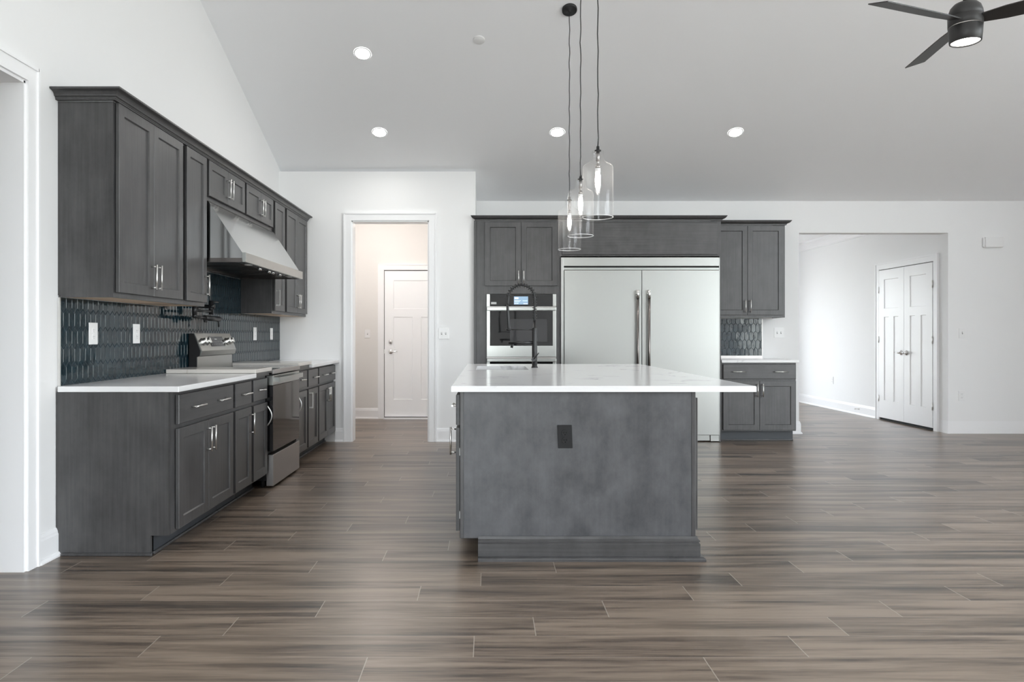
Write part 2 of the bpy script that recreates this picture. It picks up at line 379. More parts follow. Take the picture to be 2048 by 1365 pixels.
rear_holes = [(-2.25, -0.3, 0.1, 3.8)]
holed_wall('wall_rear', 'y', YR-T, T, XL, XR+T, lambda a: zrear(YR)+0.1, rear_holes)
right_holes = [(-3.9, -1.8, 0.15, 2.6), (-1.4, 0.7, 0.15, 2.6), (1.1, 3.2, 0.15, 2.6)]
added_gable_holes = [(-2.8, -0.2, 2.95, 4.2), (0.1, 2.0, 2.95, 4.5), (2.25, 3.8, 2.95, 4.3)]  # high windows, out of view, added to brighten the left wall and ceiling
ztr = lambda a: (zc(a) if a >= YRIDGE else zrear(a))+0.08
holed_wall('wall_right', 'x', XR, T, YR-T, YF+T, lambda a: min(2.8, ztr(a)), right_holes)
wall_gable = holed_wall('wall_right_gable', 'x', XR, T, YR-T, YF+T, ztr, added_gable_holes, zlow=2.8)
nwin = 0
def window(axis, at, h, into):
    global nwin; nwin += 1
    a0, a1, z0, z1 = h; F = (lambda u, n, z: (at+n*into, u, z)) if axis == 'x' else (lambda u, n, z: (u, at+n*into, z))
    b = MB(F); m = (a0+a1)/2; e = 0.06
    for p, q in (((a0,0.03,z0),(a0+e,0.09,z1)), ((a1-e,0.03,z0),(a1,0.09,z1)), ((a0,0.03,z0),(a1,0.09,z0+e)), ((a0,0.03,z1-e),(a1,0.09,z1)), ((m-0.04,0.03,z0),(m+0.04,0.09,z1))): b.box(p, q)
    for p, q in (((a0-0.09,-0.018,z0-0.09),(a0,0,z1+0.09)), ((a1,-0.018,z0-0.09),(a1+0.09,0,z1+0.09)), ((a0,-0.018,z1),(a1,0,z1+0.09)), ((a0,-0.018,z0-0.09),(a1,0,z0))): b.box(p, q)
    struct(b.build('window_%d' % nwin, M_TRIM))
for h in rear_holes:
    window('y', YR, h, -1); portal('window_portal', ((h[0]+h[1])/2, YR-T-0.02, (h[2]+h[3])/2), (R(90),0,0), h[1]-h[0], h[3]-h[2])
for h in right_holes+added_gable_holes:
    window('x', XR, h, 1); portal('window_portal', (XR+T+0.02, (h[0]+h[1])/2, (h[2]+h[3])/2), (R(90),0,R(90)), h[1]-h[0], h[3]-h[2])

# room beyond the cased opening on the left
w = MB(); w.box((-6.0, -4.35, 0), (-5.85, 6.15, 2.8)); w.box((-5.85, 6.0, 0), (XL-T, 6.15, 2.8)); struct(w.build('wall_side_room', M_WALL))
w = MB(); w.box((-6.0, -4.35, 2.8), (XL-T, 6.15, 2.9)); struct(w.build('ceiling_side_room', M_CEIL))
holed_wall('wall_side_room_rear', 'y', -4.35, T, -5.85, XL-T, lambda a: 2.8, [(-4.4, -3.8, 0.8, 2.0)])
portal('window_portal', (-4.1, -4.37, 1.45), (R(90),0,0), 0.6, 1.2)
# mud room behind the cased doorway
w = MB(); w.box((XL, 10.14, 0), (-0.284, 10.29, 2.9)); struct(w.build('wall_mud_room', M_WARMWALL))
w = MB(); w.box((XL, YB+T, 2.9), (-0.284, 10.14, 3.0)); struct(w.build('ceiling_mud_room', M_CEIL))
# hall behind the wide opening
HX = 5.564; HY = 13.0
w = MB(); w.box((HX, YF+T, 0), (HX+T, HY, 2.9)); struct(w.build('wall_hall', M_WALL))
w = MB(); w.box((2.75, YF+T, 0), (2.9, HY, 2.9)); struct(w.build('wall_hall_left', M_WALL))
w = MB(); w.box((2.75, YF+T, 2.80), (HX, HY, 2.9)); struct(w.build('ceiling_hall', M_CEIL))
hall_hole = (3.1, 4.45, 0.1, 2.4)
holed_wall('wall_hall_end', 'y', HY, T, 2.75, HX+T, lambda a: 2.9, [hall_hole])
window('y', HY, hall_hole, 1); portal('window_portal', (3.775, HY+T+0.02, 1.25), (R(-90),0,0), 1.35, 2.3)

# ---------------------------------------------------------------- trim
BASE = [(0,0),(0.030,0),(0.030,0.008),(0.022,0.022),(0.016,0.024),(0.016,0.118),(0.012,0.128),(0.012,0.134),(0.007,0.146),(0.004,0.152),(0,0.152)]
def baseboard(name, path, side):
    b = MB(); b.sweep(path, BASE, side); struct(b.build(name, M_TRIM))
g = 0.0005
baseboard('baseboard_left', [(XL+g, 3.668), (XL+g, 3.852)], 1)
baseboard('baseboard_left_near', [(XL+g, YR), (XL+g, 1.51)], 1)
baseboard('baseboard_back', [(-1.70, YB-g), (-1.608, YB-g)], 1)
baseboard('baseboard_back_right', [(-0.567, YB-g), (-0.16, YB-g)], 1)
baseboard('baseboard_far_left', [(3.455, YF-g), (3.763+g, YF-g), (3.763+g, YF+T)], 1)
baseboard('baseboard_far', [(HX-g, 8.768), (HX-g, YF-g), (XR, YF-g)], -1)
baseboard('baseboard_hall', [(HX-g, HY), (HX-g, 10.165)], 1)
baseboard('baseboard_mud_room', [(XL, 10.14-g), (-1.555, 10.14-g)], 1)
baseboard('baseboard_right', [(XR-g, YF), (XR-g, YR)], 1)
def casing(name, F, a0, a1, z1, wd=0.09, t=0.018, depth=None):
    """flat casing with a back band on three sides of an opening; F(u, n, z)"""
    b = MB(F)
    b.box((a0-wd,0,0),(a0-0.004,t,z1+wd)); b.box((a1+0.004,0,0),(a1+wd,t,z1+wd)); b.box((a0-0.004,0,z1+0.004),(a1+0.004,t,z1+wd))
    e = 0.012
    b.box((a0-wd-e,0,0),(a0-wd+0.004,t+0.008,z1+wd+e)); b.box((a1+wd-0.004,0,0),(a1+wd+e,t+0.008,z1+wd+e)); b.box((a0-wd,0,z1+wd-0.004),(a1+wd,t+0.008,z1+wd+e))
    if depth:
        b.box((a0-0.004,-depth,0),(a0+0.012,0.004,z1)); b.box((a1-0.012,-depth,0),(a1+0.004,0.004,z1)); b.box((a0,-depth,z1-0.012),(a1,0.004,z1+0.004))
    struct(b.build(name, M_TRIM))
casing('trim_1', lambda u, n, z: (XL+n+g, u, z), 1.6, 3.578, 2.47, wd=0.078, depth=T)
casing('trim_2', lambda u, n, z: (u, YB-n-g, z), xo0, xo1, 2.469, wd=0.078, depth=T)
casing('trim_3', lambda u, n, z: (u, 10.14-n-g, z), -1.472, -0.54, 2.118, wd=0.075)
casing('trim_4', lambda u, n, z: (HX-n-g, u, z), 8.852, 10.075, 2.112, wd=0.078)
CROWNP = [(0,2.66),(0.014,2.66),(0.014,2.675),(0.022,2.68),(0.03,2.70),(0.055,2.735),(0.085,2.755),(0.09,2.765),(0.10,2.768),(0.10,2.80),(0,2.80)]
b = MB(); b.sweep([(HX-g, HY), (HX-g, YF+T)], CROWNP, 1); struct(b.build('trim_5', M_TRIM))

# ---------------------------------------------------------------- paneled doors
def panels3(w, h):
    s = 0.128; m = 0.12
    zt1, zt0, zl1, zl0 = h-0.135, h-0.54, h-0.655, 0.245
    mid = w/2
    return [(s, w-s, zt0, zt1), (s, mid-m/2, zl0, zl1), (mid+m/2, w-s, zl0, zl1)]
d1 = struct(bpy.data.objects.new('door_1', None)); COL.objects.link(d1); d1.location = (-1.0, 10.13, 0)
F = lambda u, n, z: (u, 10.136-n, z)
b = MB(F); b.paneled(0.915, 2.075, 0.02, panels3(0.915, 2.075), u0=-1.464, z0=0.03, n0=0.0); b.build('door_leaf', M_TRIM, d1)
b = MB(F); b.box((-1.472,-0.001,0.0),(-0.54,0.0005,2.115)); b.build('door_gap_shade', M_DARK, d1)  # near-black sheet painted as the shade around the leaf
b = MB(F); b.lathe((-1.378,0.02,1.097), [(0.031,0),(0.031,0.006),(0.024,0.014),(0.012,0.016),(0.012,0.022),(0,0.022)], 24, (0,1,0)); b.build('deadbolt', M_CHROME, d1)
b = MB(F); b.lathe((-1.376,0.02,0.955), [(0.033,0),(0.033,0.006),(0.026,0.012),(0.013,0.014),(0.013,0.045),(0,0.047)], 24, (0,1,0))
b.tube([(-1.376,0.058,0.955),(-1.34,0.06,0.957),(-1.30,0.06,0.963),(-1.275,0.06,0.958)], [0.010,0.009,0.008,0.006], 10); b.build('door_lever', M_CHROME, d1)
b = MB(F); b.box((-1.472,0.0,0.93),(-1.463,0.021,0.99)); b.build('strike_plate', M_NICKEL, d1)
b = MB(); b.box((-1.475,10.05,0),(-0.54,10.139,0.018)); b.build('threshold', M_TRIM, d1)
d2 = struct(bpy.data.objects.new('door_2', None)); COL.objects.link(d2); d2.location = (HX, 9.46, 0)
F = lambda u, n, z: (HX-0.001-n, u, z)
for i, u0 in enumerate((8.862, 9.469)):
    b = MB(F); b.paneled(0.602, 2.07, 0.02, panels3(0.602, 2.07), u0=u0, z0=0.033); leaf = b.build('door_leaf', M_TRIM, d2)
    hu = u0+0.545 if i == 0 else u0+0.057
    b = MB(F); b.lathe((hu,0.02,0.956), [(0.033,0),(0.033,0.007),(0.022,0.016),(0.011,0.018),(0.011,0.05),(0,0.052)], 24, (0,1,0))
    b.tube([(hu,0.055,0.956),(hu-0.04*(1 if i == 0 else -1),0.057,0.958),(hu-0.10*(1 if i == 0 else -1),0.057,0.962)], [0.011,0.009,0.006], 10); b.build('door_lever', M_CHROME, leaf)
    for z in (0.30, 1.13, 1.83):
        hy = 8.857 if i == 0 else 10.072
        b = MB(F); b.cyl((hy,0.022,z-0.045),(hy,0.022,z+0.045),0.0075,10); b.build('hinge', M_NICKEL, leaf)
b = MB(F); b.box((8.852,-0.0005,0),(10.075,0.0006,2.112)); b.build('door_gap_shade', M_DARK, d2)  # dark sheet stands in for shade in the slit around both leaves
ds = MB(); ds.lathe((HX-0.017, 10.62, 0.09), [(0.014,0),(0.014,0.004),(0.006,0.006),(0.006,0.05),(0.009,0.052),(0.009,0.066),(0,0.067)], 12, (-1,0,0))
tag(ds.build('door_stop', M_NICKEL, base=True), 'small metal door stop on the hall baseboard left of the closet doors', 'door stop')

# ================================================================ CABINETRY
def pull(parent, F, u, z, vert=True, L=0.15, kind='bar', n0=0.02, m=M_NICKEL):
    b = MB(F); h = L/2
    P = (lambda a, n: (u, n0+n, z+a)) if vert else (lambda a, n: (u+a, n0+n, z))
    if kind == 'bar':
        for a in (-h+0.012, h-0.012): b.cyl(P(a,0), P(a,0.03), 0.0045, 8)
        b.cyl(P(-h,0.031), P(h,0.031), 0.0055, 10)
    elif kind == 'square':
        for a in (-h+0.006, h-0.006):
            p, q = P(a-0.006,0), P(a+0.006,0.032); d = 0.006
            b.box((p[0]-(d if vert else 0),p[1],p[2]-(0 if vert else d)),(q[0]+(d if vert else 0),q[1],q[2]+(0 if vert else d)))
        p, q = P(-h,0.028), P(h,0.036); b.box((p[0]-(0.004 if vert else 0),p[1],p[2]-(0 if vert else 0.004)),(q[0]+(0.004 if vert else 0),q[1],q[2]+(0 if vert else 0.004)))
    else:                                            # bow pull
        pts = [P(-h+L*i/12, 0.004+0.034*math.sin(math.pi*i/12)) for i in range(13)]
        b.tube(pts, [0.0065]+[0.005]*11+[0.0065], 8)
    return b.build('pull', m, parent)
def cdoor(parent, F, u0, u1, z0, z1, p=None, kind='bar', rail=0.057, m=M_CAB, n0=0.005):
    w_, h_ = u1-u0, z1-z0
    b = MB(F); b.paneled(w_, h_, 0.019, [(rail, w_-rail, rail, h_-rail)], u0=u0, z0=z0, n0=n0)
    d = b.build('door', m, parent)
    if p: pull(d, F, p[0], p[1], True, kind=kind, n0=n0+0.019)
    return d
def cdrawer(parent, F, u0, u1, z0, z1, ps=(), kind='bar', n0=0.005, slab=True, L=0.15):
    b = MB(F); b.paneled(u1-u0, z1-z0, 0.019, [], u0=u0, z0=z0, n0=n0, cham=0.003)
    d = b.build('drawer', M_CABH, parent)
    for u in ps: pull(d, F, u, (z0+z1)/2, False, kind=kind, n0=n0+0.019, L=L)
    return d
def base_cab(label, F, w_, depth, loc, group, toe=0.10, tz=0.108, zt=0.882, panel_end=False):
    t = thing('base_cabinet', label, 'cabinet', loc, group)
    b = MB(F); b.box((0.0005,-depth,tz),(w_-0.0005,0,zt)); b.build('cabinet_body', M_CAB, t)
    b = MB(F); b.box((0.001,-depth,0),(w_-0.001,-toe,tz))
    if panel_end: b.box((-0.0005,-depth,0),(0.019,-toe,tz))
    b.build('toe_kick', M_TOE, t)
    b = MB(F); b.box((0.001,-toe,0),(w_-0.001,-toe+0.014,0.016),0.004); b.build('shoe_molding', M_CAB, t)
    return t

XF = -1.72                                           # face plane of the left base run
def left(y0): return lambda u, n, z: (XF+n, y0+u, z)
DEP = abs(XL)-abs(XF)-0.004
GB = 'grey base cabinets along the left wall'
dz0, dz1, rz0, rz1 = 0.125, 0.675, 0.70, 0.862
# A: near cabinet with a finished side
y0, y1 = 3.855, 4.768; F = left(y0); W = y1-y0
t = base_cab('wide grey base cabinet nearest the camera with two-pull drawer over two doors', F, W, DEP, (XF, y0, 0), GB, panel_end=True)
b = MB(); b.prism([(XL+0.004,0),(XF-0.098,0),(XF-0.098,0.108),(XF-0.001,0.108),(XF-0.001,0.882),(XL+0.004,0.882)], y0-0.0195, y0, lambda a, z, h: (a, h, z)); b.build('side_panel', M_CAB, t)
b = MB(); b.box((XL+0.035,y0-0.033,0),(XF-0.085,y0-0.020,0.016),0.004); b.build('shoe_molding', M_CAB, t)
cdrawer(t, F, 0.055, W-0.022, rz0, rz1, (0.29, 0.68))
mid = (0.055+W-0.022)/2
cdoor(t, F, 0.055, mid-0.0015, dz0, dz1, (mid-0.032, 0.565)); cdoor(t, F, mid+0.0015, W-0.022, dz0, dz1, (mid+0.032, 0.565))
# B
y0, y1 = 4.768, 5.13; F = left(y0); W = y1-y0
t = base_cab('narrow grey base cabinet right of the wide near cabinet, straight bar pulls', F, W, DEP, (XF, y0, 0), GB)
cdrawer(t, F, 0.022, W-0.015, rz0, rz1, (W*0.55,)); cdoor(t, F, 0.022, W-0.015, dz0, dz1, (W-0.05, 0.56))
# C, D: beside the range, curved pulls
y0, y1 = 5.13, 5.502; F = left(y0); W = y1-y0
t = base_cab('grey base cabinet left of the range with curved chrome pulls', F, W, DEP, (XF, y0, 0), GB)
cdrawer(t, F, 0.03, W-0.02, rz0+0.004, rz1, (W*0.52,), kind='bow', L=0.11); cdoor(t, F, 0.03, W-0.02, dz0, dz1, (W-0.035, 0.57), kind='bow')
y0, y1 = 6.287, 6.72; F = left(y0); W = y1-y0
t = base_cab('grey base cabinet right of the range, mostly hidden behind its handle', F, W, DEP, (XF, y0, 0), GB)
cdrawer(t, F, 0.02, W-0.03, rz0+0.004, rz1, (W*0.52,), kind='bow', L=0.11); cdoor(t, F, 0.02, W-0.03, dz0, dz1, (0.055, 0.57), kind='bow')
# E, F
y0, y1 = 6.72, 7.142; F = left(y0); W = y1-y0
t = base_cab('narrow grey base cabinet past the range with dark vertical pull', F, W, DEP, (XF, y0, 0), GB)
cdrawer(t, F, 0.022, W-0.022, rz0, rz1, (W*0.6,)); cdoor(t, F, 0.022, W-0.022, dz0, dz1, (0.055, 0.57), kind='square')
y0, y1 = 7.142, 7.945; F = left(y0); W = y1-y0
t = base_cab('wide grey base cabinet at the far end beside the doorway', F, W, DEP, (XF, y0, 0), GB)
cdrawer(t, F, 0.022, W-0.015, rz0, rz1, (0.23, 0.60)); mid = (W+0.007)/2
cdoor(t, F, 0.022, mid-0.0015, dz0, dz1, (mid-0.032, 0.565)); cdoor(t, F, mid+0.0015, W-0.015, dz0, dz1, (mid+0.032, 0.565))

# countertops of the left run
XT = XL+0.0135
def slab(name, label, a, b_, m, group=None, bev=0.004):
    b = MB(); b.box(a, b_, bev); return tag(b.build(name, m, base=True), label, 'countertop', group)
slab('countertop', 'white quartz countertop at the near end of the left run', (XT,3.828,0.883),(-1.662,5.118,0.914), M_QUARTZ, 'left run countertops')
slab('countertop', 'raised quartz countertop slab with beige reflection in its colour, left of the range', (XT,5.119,0.9145),(-1.668,5.503,0.944), M_QUARTZ_TINT, 'left run countertops')
slab('countertop', 'raised quartz countertop slab with beige reflection in its colour, right of the range', (XT,6.285,0.9145),(-1.668,6.74,0.944), M_QUARTZ_TINT, 'left run countertops')
slab('countertop', 'white quartz countertop at the far end of the left run by the doorway', (XT,6.741,0.883),(-1.655,7.948,0.914), M_QUARTZ, 'left run countertops')
b = MB(); b.box((XT,5.1185,0.8825),(-1.69,5.503,0.914)); b.box((XT,6.285,0.8825),(-1.69,6.74,0.914)); struct(b.build('trim_6', M_CAB))

# upper cabinets of the left run
XU = -2.03; ZU0, ZU1 = 1.396, 2.46
GU = 'grey wall cabinets on the left wall'
def up(y0): return lambda u, n, z: (XU+n, y0+u, z)
def upper(label, y0, y1, z0=ZU0, side=False):
    t = thing('wall_cabinet', label, 'cabinet', (XU, y0, z0), GU); F = up(y0); W = y1-y0
    b = MB(F); b.box((0.0005,-(XU-XL)+0.0005,z0+0.012),(W-0.0005,0,ZU1)); b.box((0.0005,-0.019,z0),(W-0.0005,0,z0+0.012)); b.box((0.0005,-(XU-XL)+0.0145,z0),(0.0188,-0.0192,z0+0.012)); b.build('cabinet_body', M_CAB, t)
    b = MB(F); b.box((0.019,-(XU-XL)+0.0145,z0+0.002),(W-0.001,-0.019,z0+0.0118)); b.build('cabinet_bottom', M_PLY, t)
    return t, F, W
udz0, udz1 = ZU0+0.016, ZU1-0.004
t, F, W = upper('large grey two-door wall cabinet nearest the camera', 3.855, 4.715)
mid = (0.018+W-0.028)/2; p1 = 1.537
cdoor(t, F, 0.018, mid-0.0015, udz0+0.012, udz1, (mid-0.032, p1)); cdoor(t, F, mid+0.0015, W-0.028, udz0+0.012, udz1, (mid+0.032, p1))
t, F, W = upper('tall grey one-door wall cabinet left of the range hood', 4.715, 5.10)
cdoor(t, F, 0.033, W-0.016, udz0+0.012, udz1, (W-0.048, 1.545))
t, F, W = upper('short grey wall cabinet above the left half of the hood', 5.10, 5.905, 2.165)
mid = W/2; cdoor(t, F, 0.03, mid-0.0015, 2.20, udz1, (mid-0.03, 2.315)); cdoor(t, F, mid+0.0015, W-0.022, 2.20, udz1, (mid+0.03, 2.315))
t, F, W = upper('short grey wall cabinet above the right half of the hood', 5.905, 6.69, 2.165)
mid = W/2; cdoor(t, F, 0.022, mid-0.0015, 2.20, udz1, (mid-0.03, 2.315)); cdoor(t, F, mid+0.0015, W-0.03, 2.20, udz1, (mid+0.03, 2.315))
t, F, W = upper('tall narrow grey wall cabinet right of the range hood', 6.69, 7.08)
cdoor(t, F, 0.034, W-0.034, udz0+0.012, udz1, (0.068, 1.545), kind='square')
t, F, W = upper('grey two-door wall cabinet at the far end beside the doorway', 7.08, 7.945)
mid = (0.034+W-0.03)/2
cdoor(t, F, 0.034, mid-0.0015, udz0+0.012, udz1, (mid-0.03, 1.545)); cdoor(t, F, mid+0.0015, W-0.03, udz0+0.012, udz1, (mid+0.03, 1.545))
def crown(label, path, side, z0, parent_group='cabinet crown moldings', sc=1.0):
    prof = [(-0.012,0),(0.010,0),(0.010,0.007),(0.013,0.009),(0.013,0.014),(0.017,0.016),(0.022,0.018)] + [(0.022+0.034*(1-math.cos(math.pi/2*i/5)), 0.018+0.024*math.sin(math.pi/2*i/5)) for i in range(1,6)] + [(0.062,0.045),(0.062,0.054),(-0.012,0.054)]
    b = MB(); b.sweep(path, [(o*sc, z0+z*sc) for o, z in prof], side)
    return tag(b.build('crown_molding', M_CAB, base=True), label, 'molding', parent_group)
crown('dark grey crown molding along the top of the left wall cabinets', [(XL+0.001, 3.842), (XU+0.012, 3.842), (XU+0.012, 7.948)], 1, 2.4605)

# ---------------------------------------------------------------- tile backsplashes
def tiles(F, regions, zbase, u_off, group, label, name='tile_backsplash', loc=(0,0,0)):
    TW, S, PT, GR = 0.0535, 0.072, 0.027, 0.0042; PITCH = S+PT
    root = thing(name, label, 'backsplash', loc, group)
    bm_all = MB()
    for (ua, ub, za, zb) in regions:
        m = MB(); k0 = int((za-zbase)/PITCH)-2; k1 = int((zb-zbase)/PITCH)+2
        for k in range(k0, k1):
            zc_ = zbase + (k+0.5)*PITCH; off = u_off + (TW/2 if k % 2 else 0)
            i0 = int((ua-off)/TW)-2; i1 = int((ub-off)/TW)+2
            for i in range(i0, i1):
                uc = off+(i+0.5)*TW
                def hexa(gp, n, ax=0, az=0):
                    hw, hs, hp = TW/2-gp/2, S/2-gp*0.1, S/2+PT-gp*0.62
                    return [(uc+a, n+ax*a+az*z, zc_+z) for a, z in ((-hw,-hs),(0,-hp),(hw,-hs),(hw,hs),(0,hp),(-hw,hs))]
                ax, az = random.uniform(-0.010,0.010), random.uniform(-0.006,0.006)
                A = [m.V(p) for p in hexa(GR, 0.003)]; B = [m.V(p) for p in hexa(GR, 0.0085, ax, az)]; C_ = [m.V(p) for p in hexa(GR+0.003, 0.0098, ax, az)]
                for X, Y in ((A,B),(B,C_)):
                    for q in range(6): m.bm.faces.new((X[q], X[(q+1)%6], Y[(q+1)%6], Y[q])).smooth = False
                m.bm.faces.new(C_)
        for co, no in (((ua,0,0),(-1,0,0)), ((ub,0,0),(1,0,0)), ((0,0,za),(0,0,-1)), ((0,0,zb),(0,0,1))):
            bmesh.ops.bisect_plane(m.bm, geom=list(m.bm.verts)+list(m.bm.edges)+list(m.bm.faces), plane_co=co, plane_no=no, clear_outer=True, dist=1e-5)
        for fc in m.bm.faces: bm_all.face([F(*v.co) for v in fc.verts])
        m.bm.free()
    bm_all.build('tile_sheet', M_TILE, root)
    gq = MB(F)
    for (ua, ub, za, zb) in regions: gq.box((ua,0.0004,za),(ub,0.0072,zb))
    gq.build('grout', M_GROUT, root)
    return root
FLW = lambda u, n, z: (XL+n, u, z)
bs = tiles(FLW, [(3.862, 5.10, 0.9145, 1.3955), (5.10, 6.69, 0.9145, 1.715), (6.69, 7.946, 0.9145, 1.3955)], 0.930, 3.862, 'tile backsplashes', 'long glossy dark teal picket-tile backsplash along the left wall', loc=(XL, 3.862, 0.9145))
b = MB(); b.box((XL+0.0002,3.852,0.9145),(XL+0.0125,3.8618,1.3955)); b.build('edge_trim', M_NICKEL, bs)
FFW = lambda u, n, z: (u, YF-n, z)
bs = tiles(FFW, [(2.61, 3.31, 0.944, 1.390)], 0.930, 2.62, 'tile backsplashes', 'small dark teal picket-tile backsplash right of the refrigerator', loc=(2.61, YF, 0.9145))
b = MB(); b.box((2.61,YF-0.011,0.9145),(3.31,YF-0.0004,0.9435)); b.build('base_strip', M_STEELD, bs)
b = MB(); b.box((3.3102,YF-0.012,0.9145),(3.318,YF-0.0004,1.390)); b.build('edge_trim', M_STEELD, bs)

# ---------------------------------------------------------------- wall plates
def plate(F, u, z, label, kind='outlet', wd=0.076, ht=0.12, name='wall_outlet', cat='outlet', mp=M_PLATE, ms=M_SLOT, group='wall outlets', rot=0):
    t = thing(name, label, cat, F(u, 0, z-ht/2), group)
    b = MB(F); b.box((u-wd/2,0.0004,z-ht/2),(u+wd/2,0.006,z+ht/2),0.002); b.build('cover_plate', mp, t)
    if kind == 'outlet':
        for dz in (-0.0195, 0.0195):
            b = MB(F); b.lathe((u,0.006,z+dz), [(0.0172,0),(0.0168,0.002),(0,0.002)], 20, (0,1,0)); [setattr(fc, 'smooth', False) for fc in b.bm.faces]; rc = b.build('receptacle', mp, t)
            b = MB(F)
            for du, hh in ((-0.0065,0.0085),(0.0065,0.007)): b.box((u+du-0.0014,0.0078,z+dz+0.002-hh/2),(u+du+0.0014,0.0084,z+dz+0.002+hh/2))
            b.lathe((u,0.0078,z+dz-0.0095), [(0.0024,0),(0.0024,0.0006),(0,0.0006)], 8, (0,1,0)); b.build('slots', ms, rc)
    else:
        n = kind
        for i in range(n):
            uu = u+(i-(n-1)/2)*0.046
            b = MB(F); b.box((uu-0.006,0.006,z-0.013),(uu+0.006,0.0068,z+0.013)); b.build('switch_slot', ms, t)
            b = MB(F); b.box((uu-0.0042,0.006,z-0.002),(uu+0.0042,0.017,z+0.010),0.001); b.build('toggle', mp, t)
    return t
FT = lambda u, n, z: (XL+0.011+n, u, z)
plate(FT, 4.176, 1.20, 'white outlet on the left teal tile nearest the camera', wd=0.09, ht=0.128, group='backsplash outlets')
plate(FT, 4.69, 1.20, 'white outlet on the left teal tile, second from the camera', wd=0.09, ht=0.128, group='backsplash outlets')
plate(FT, 7.08, 1.205, 'white outlet on the left teal tile just right of the range', wd=0.095, ht=0.128, group='backsplash outlets')
plate(FT, 7.62, 1.205, 'white outlet on the left teal tile nearest the far doorway', wd=0.09, ht=0.124, group='backsplash outlets')
plate(lambda u, n, z: (u, YF-0.0105-n, z), 2.752, 1.206, 'white outlet on the small teal backsplash right against the refrigerator panel', wd=0.11, ht=0.13, group='backsplash outlets')
FD = lambda u, n, z: (u, YB-n, z)
plate(FD, -0.489, 1.21, 'white double plate between the doorway and the tall oven cabinet', kind=2, wd=0.115, ht=0.122, name='light_switch', cat='switch', group='light switches')
FM = lambda u, n, z: (u, 10.14-n, z)
plate(FM, -1.711, 1.21, 'white switch on the wall seen through the doorway', kind=1, name='light_switch', cat='switch', group='light switches')
FW = lambda u, n, z: (u, YF-n, z)
plate(FW, 3.52, 1.22, 'white double switch between the teal backsplash and the hall opening', kind=2, wd=0.12, ht=0.122, name='light_switch', cat='switch', group='light switches')
plate(FW, 5.733, 1.217, 'white single switch on the far right wall above the outlet', kind=1, wd=0.08, ht=0.122, name='light_switch', cat='switch', group='light switches')
plate(FW, 5.727, 0.459, 'white outlet low on the far right wall below the switch', wd=0.08, ht=0.122)
plate(lambda u, n, z: (HX-n, u, z), 11.47, 0.464, 'white outlet low on the hall wall left of the closet doors')
t = thing('door_chime', 'white rounded door chime box high on the far right wall', 'chime', (6.09, YF, 2.24))
b = MB(FW); b.box((5.985,0.0004,2.247),(6.205,0.05,2.374),0.012); b.build('chime_cover', M_PLATE, t)
b = MB(FW); b.box((5.972,0.0003,2.252),(6.2,0.03,2.369),0.008); b.build('chime_base', M_PLATE, t)

# ---------------------------------------------------------------- range hood
t = thing('range_hood', 'wide stainless wall hood with sloped canopy above the range', 'range hood', (XL, 5.9, 1.717))
h0, h1 = 5.114, 6.686; zt, zl, zb = 2.158, 1.787, 1.717; xb = XL+0.012; xf = -1.737
b = MB()
# canopy shell: side profile extruded along Y, open below
prof = [(xb, zb+0.03), (xb, zt), (XU+0.02, zt), (-1.765, zl), (-1.765, zb+0.03)]
b.prism(prof, h0, h1, lambda a, z, h: (a, h, z)); b.build('canopy', M_HOOD, t)
b = MB(); b.box((-1.765,h0,zb),(xf,h1,zl),0.002); b.build('front_lip', M_STEEL, t)
b = MB(); b.box((xb,h0,zb),(-1.766,h0+0.014,zb+0.03)); b.box((xb,h1-0.014,zb),(-1.766,h1,zb+0.03)); b.box((xb,h0+0.014,zb),(xb+0.05,h1-0.014,zb+0.03)); b.box((-1.84,h0+0.014,zb+0.006),(-1.766,h1-0.014,zb+0.03)); b.build('bottom_rim', M_DIMSTEEL, t)
for k in range(4):
    a = h0+0.03+k*(h1-h0-0.06)/4; e = a+(h1-h0-0.06)/4-0.012
    b = MB(); x = xb+0.062
    b.box((xb+0.056,a,zb+0.006),(-1.846,a+0.012,zb+0.026)); b.box((xb+0.056,e-0.012,zb+0.006),(-1.846,e,zb+0.026))
    while x < -1.87:
        b.box((x,a+0.012,zb+0.010),(x+0.016,e-0.012,zb+0.022)); x += 0.028
    b.build('baffle_filter', M_DIMSTEEL, t)  # dark steel colour carries the shade under the hood
for y in (5.62, 5.86, 5.96, 6.16):
    b = MB(); b.lathe((-1.80,y,zb+0.006), [(0.015,0),(0.017,-0.004),(0.014,-0.020),(0,-0.021)], 16); b.build('knob', M_CHROME, t)
for y in (5.36, 6.44):
    b = MB(); b.lathe((-1.80,y,zb+0.0055), [(0.03,0),(0.03,-0.004),(0.022,-0.006),(0,-0.0055)], 20); b.build('hood_lamp', M_PLATE, t)

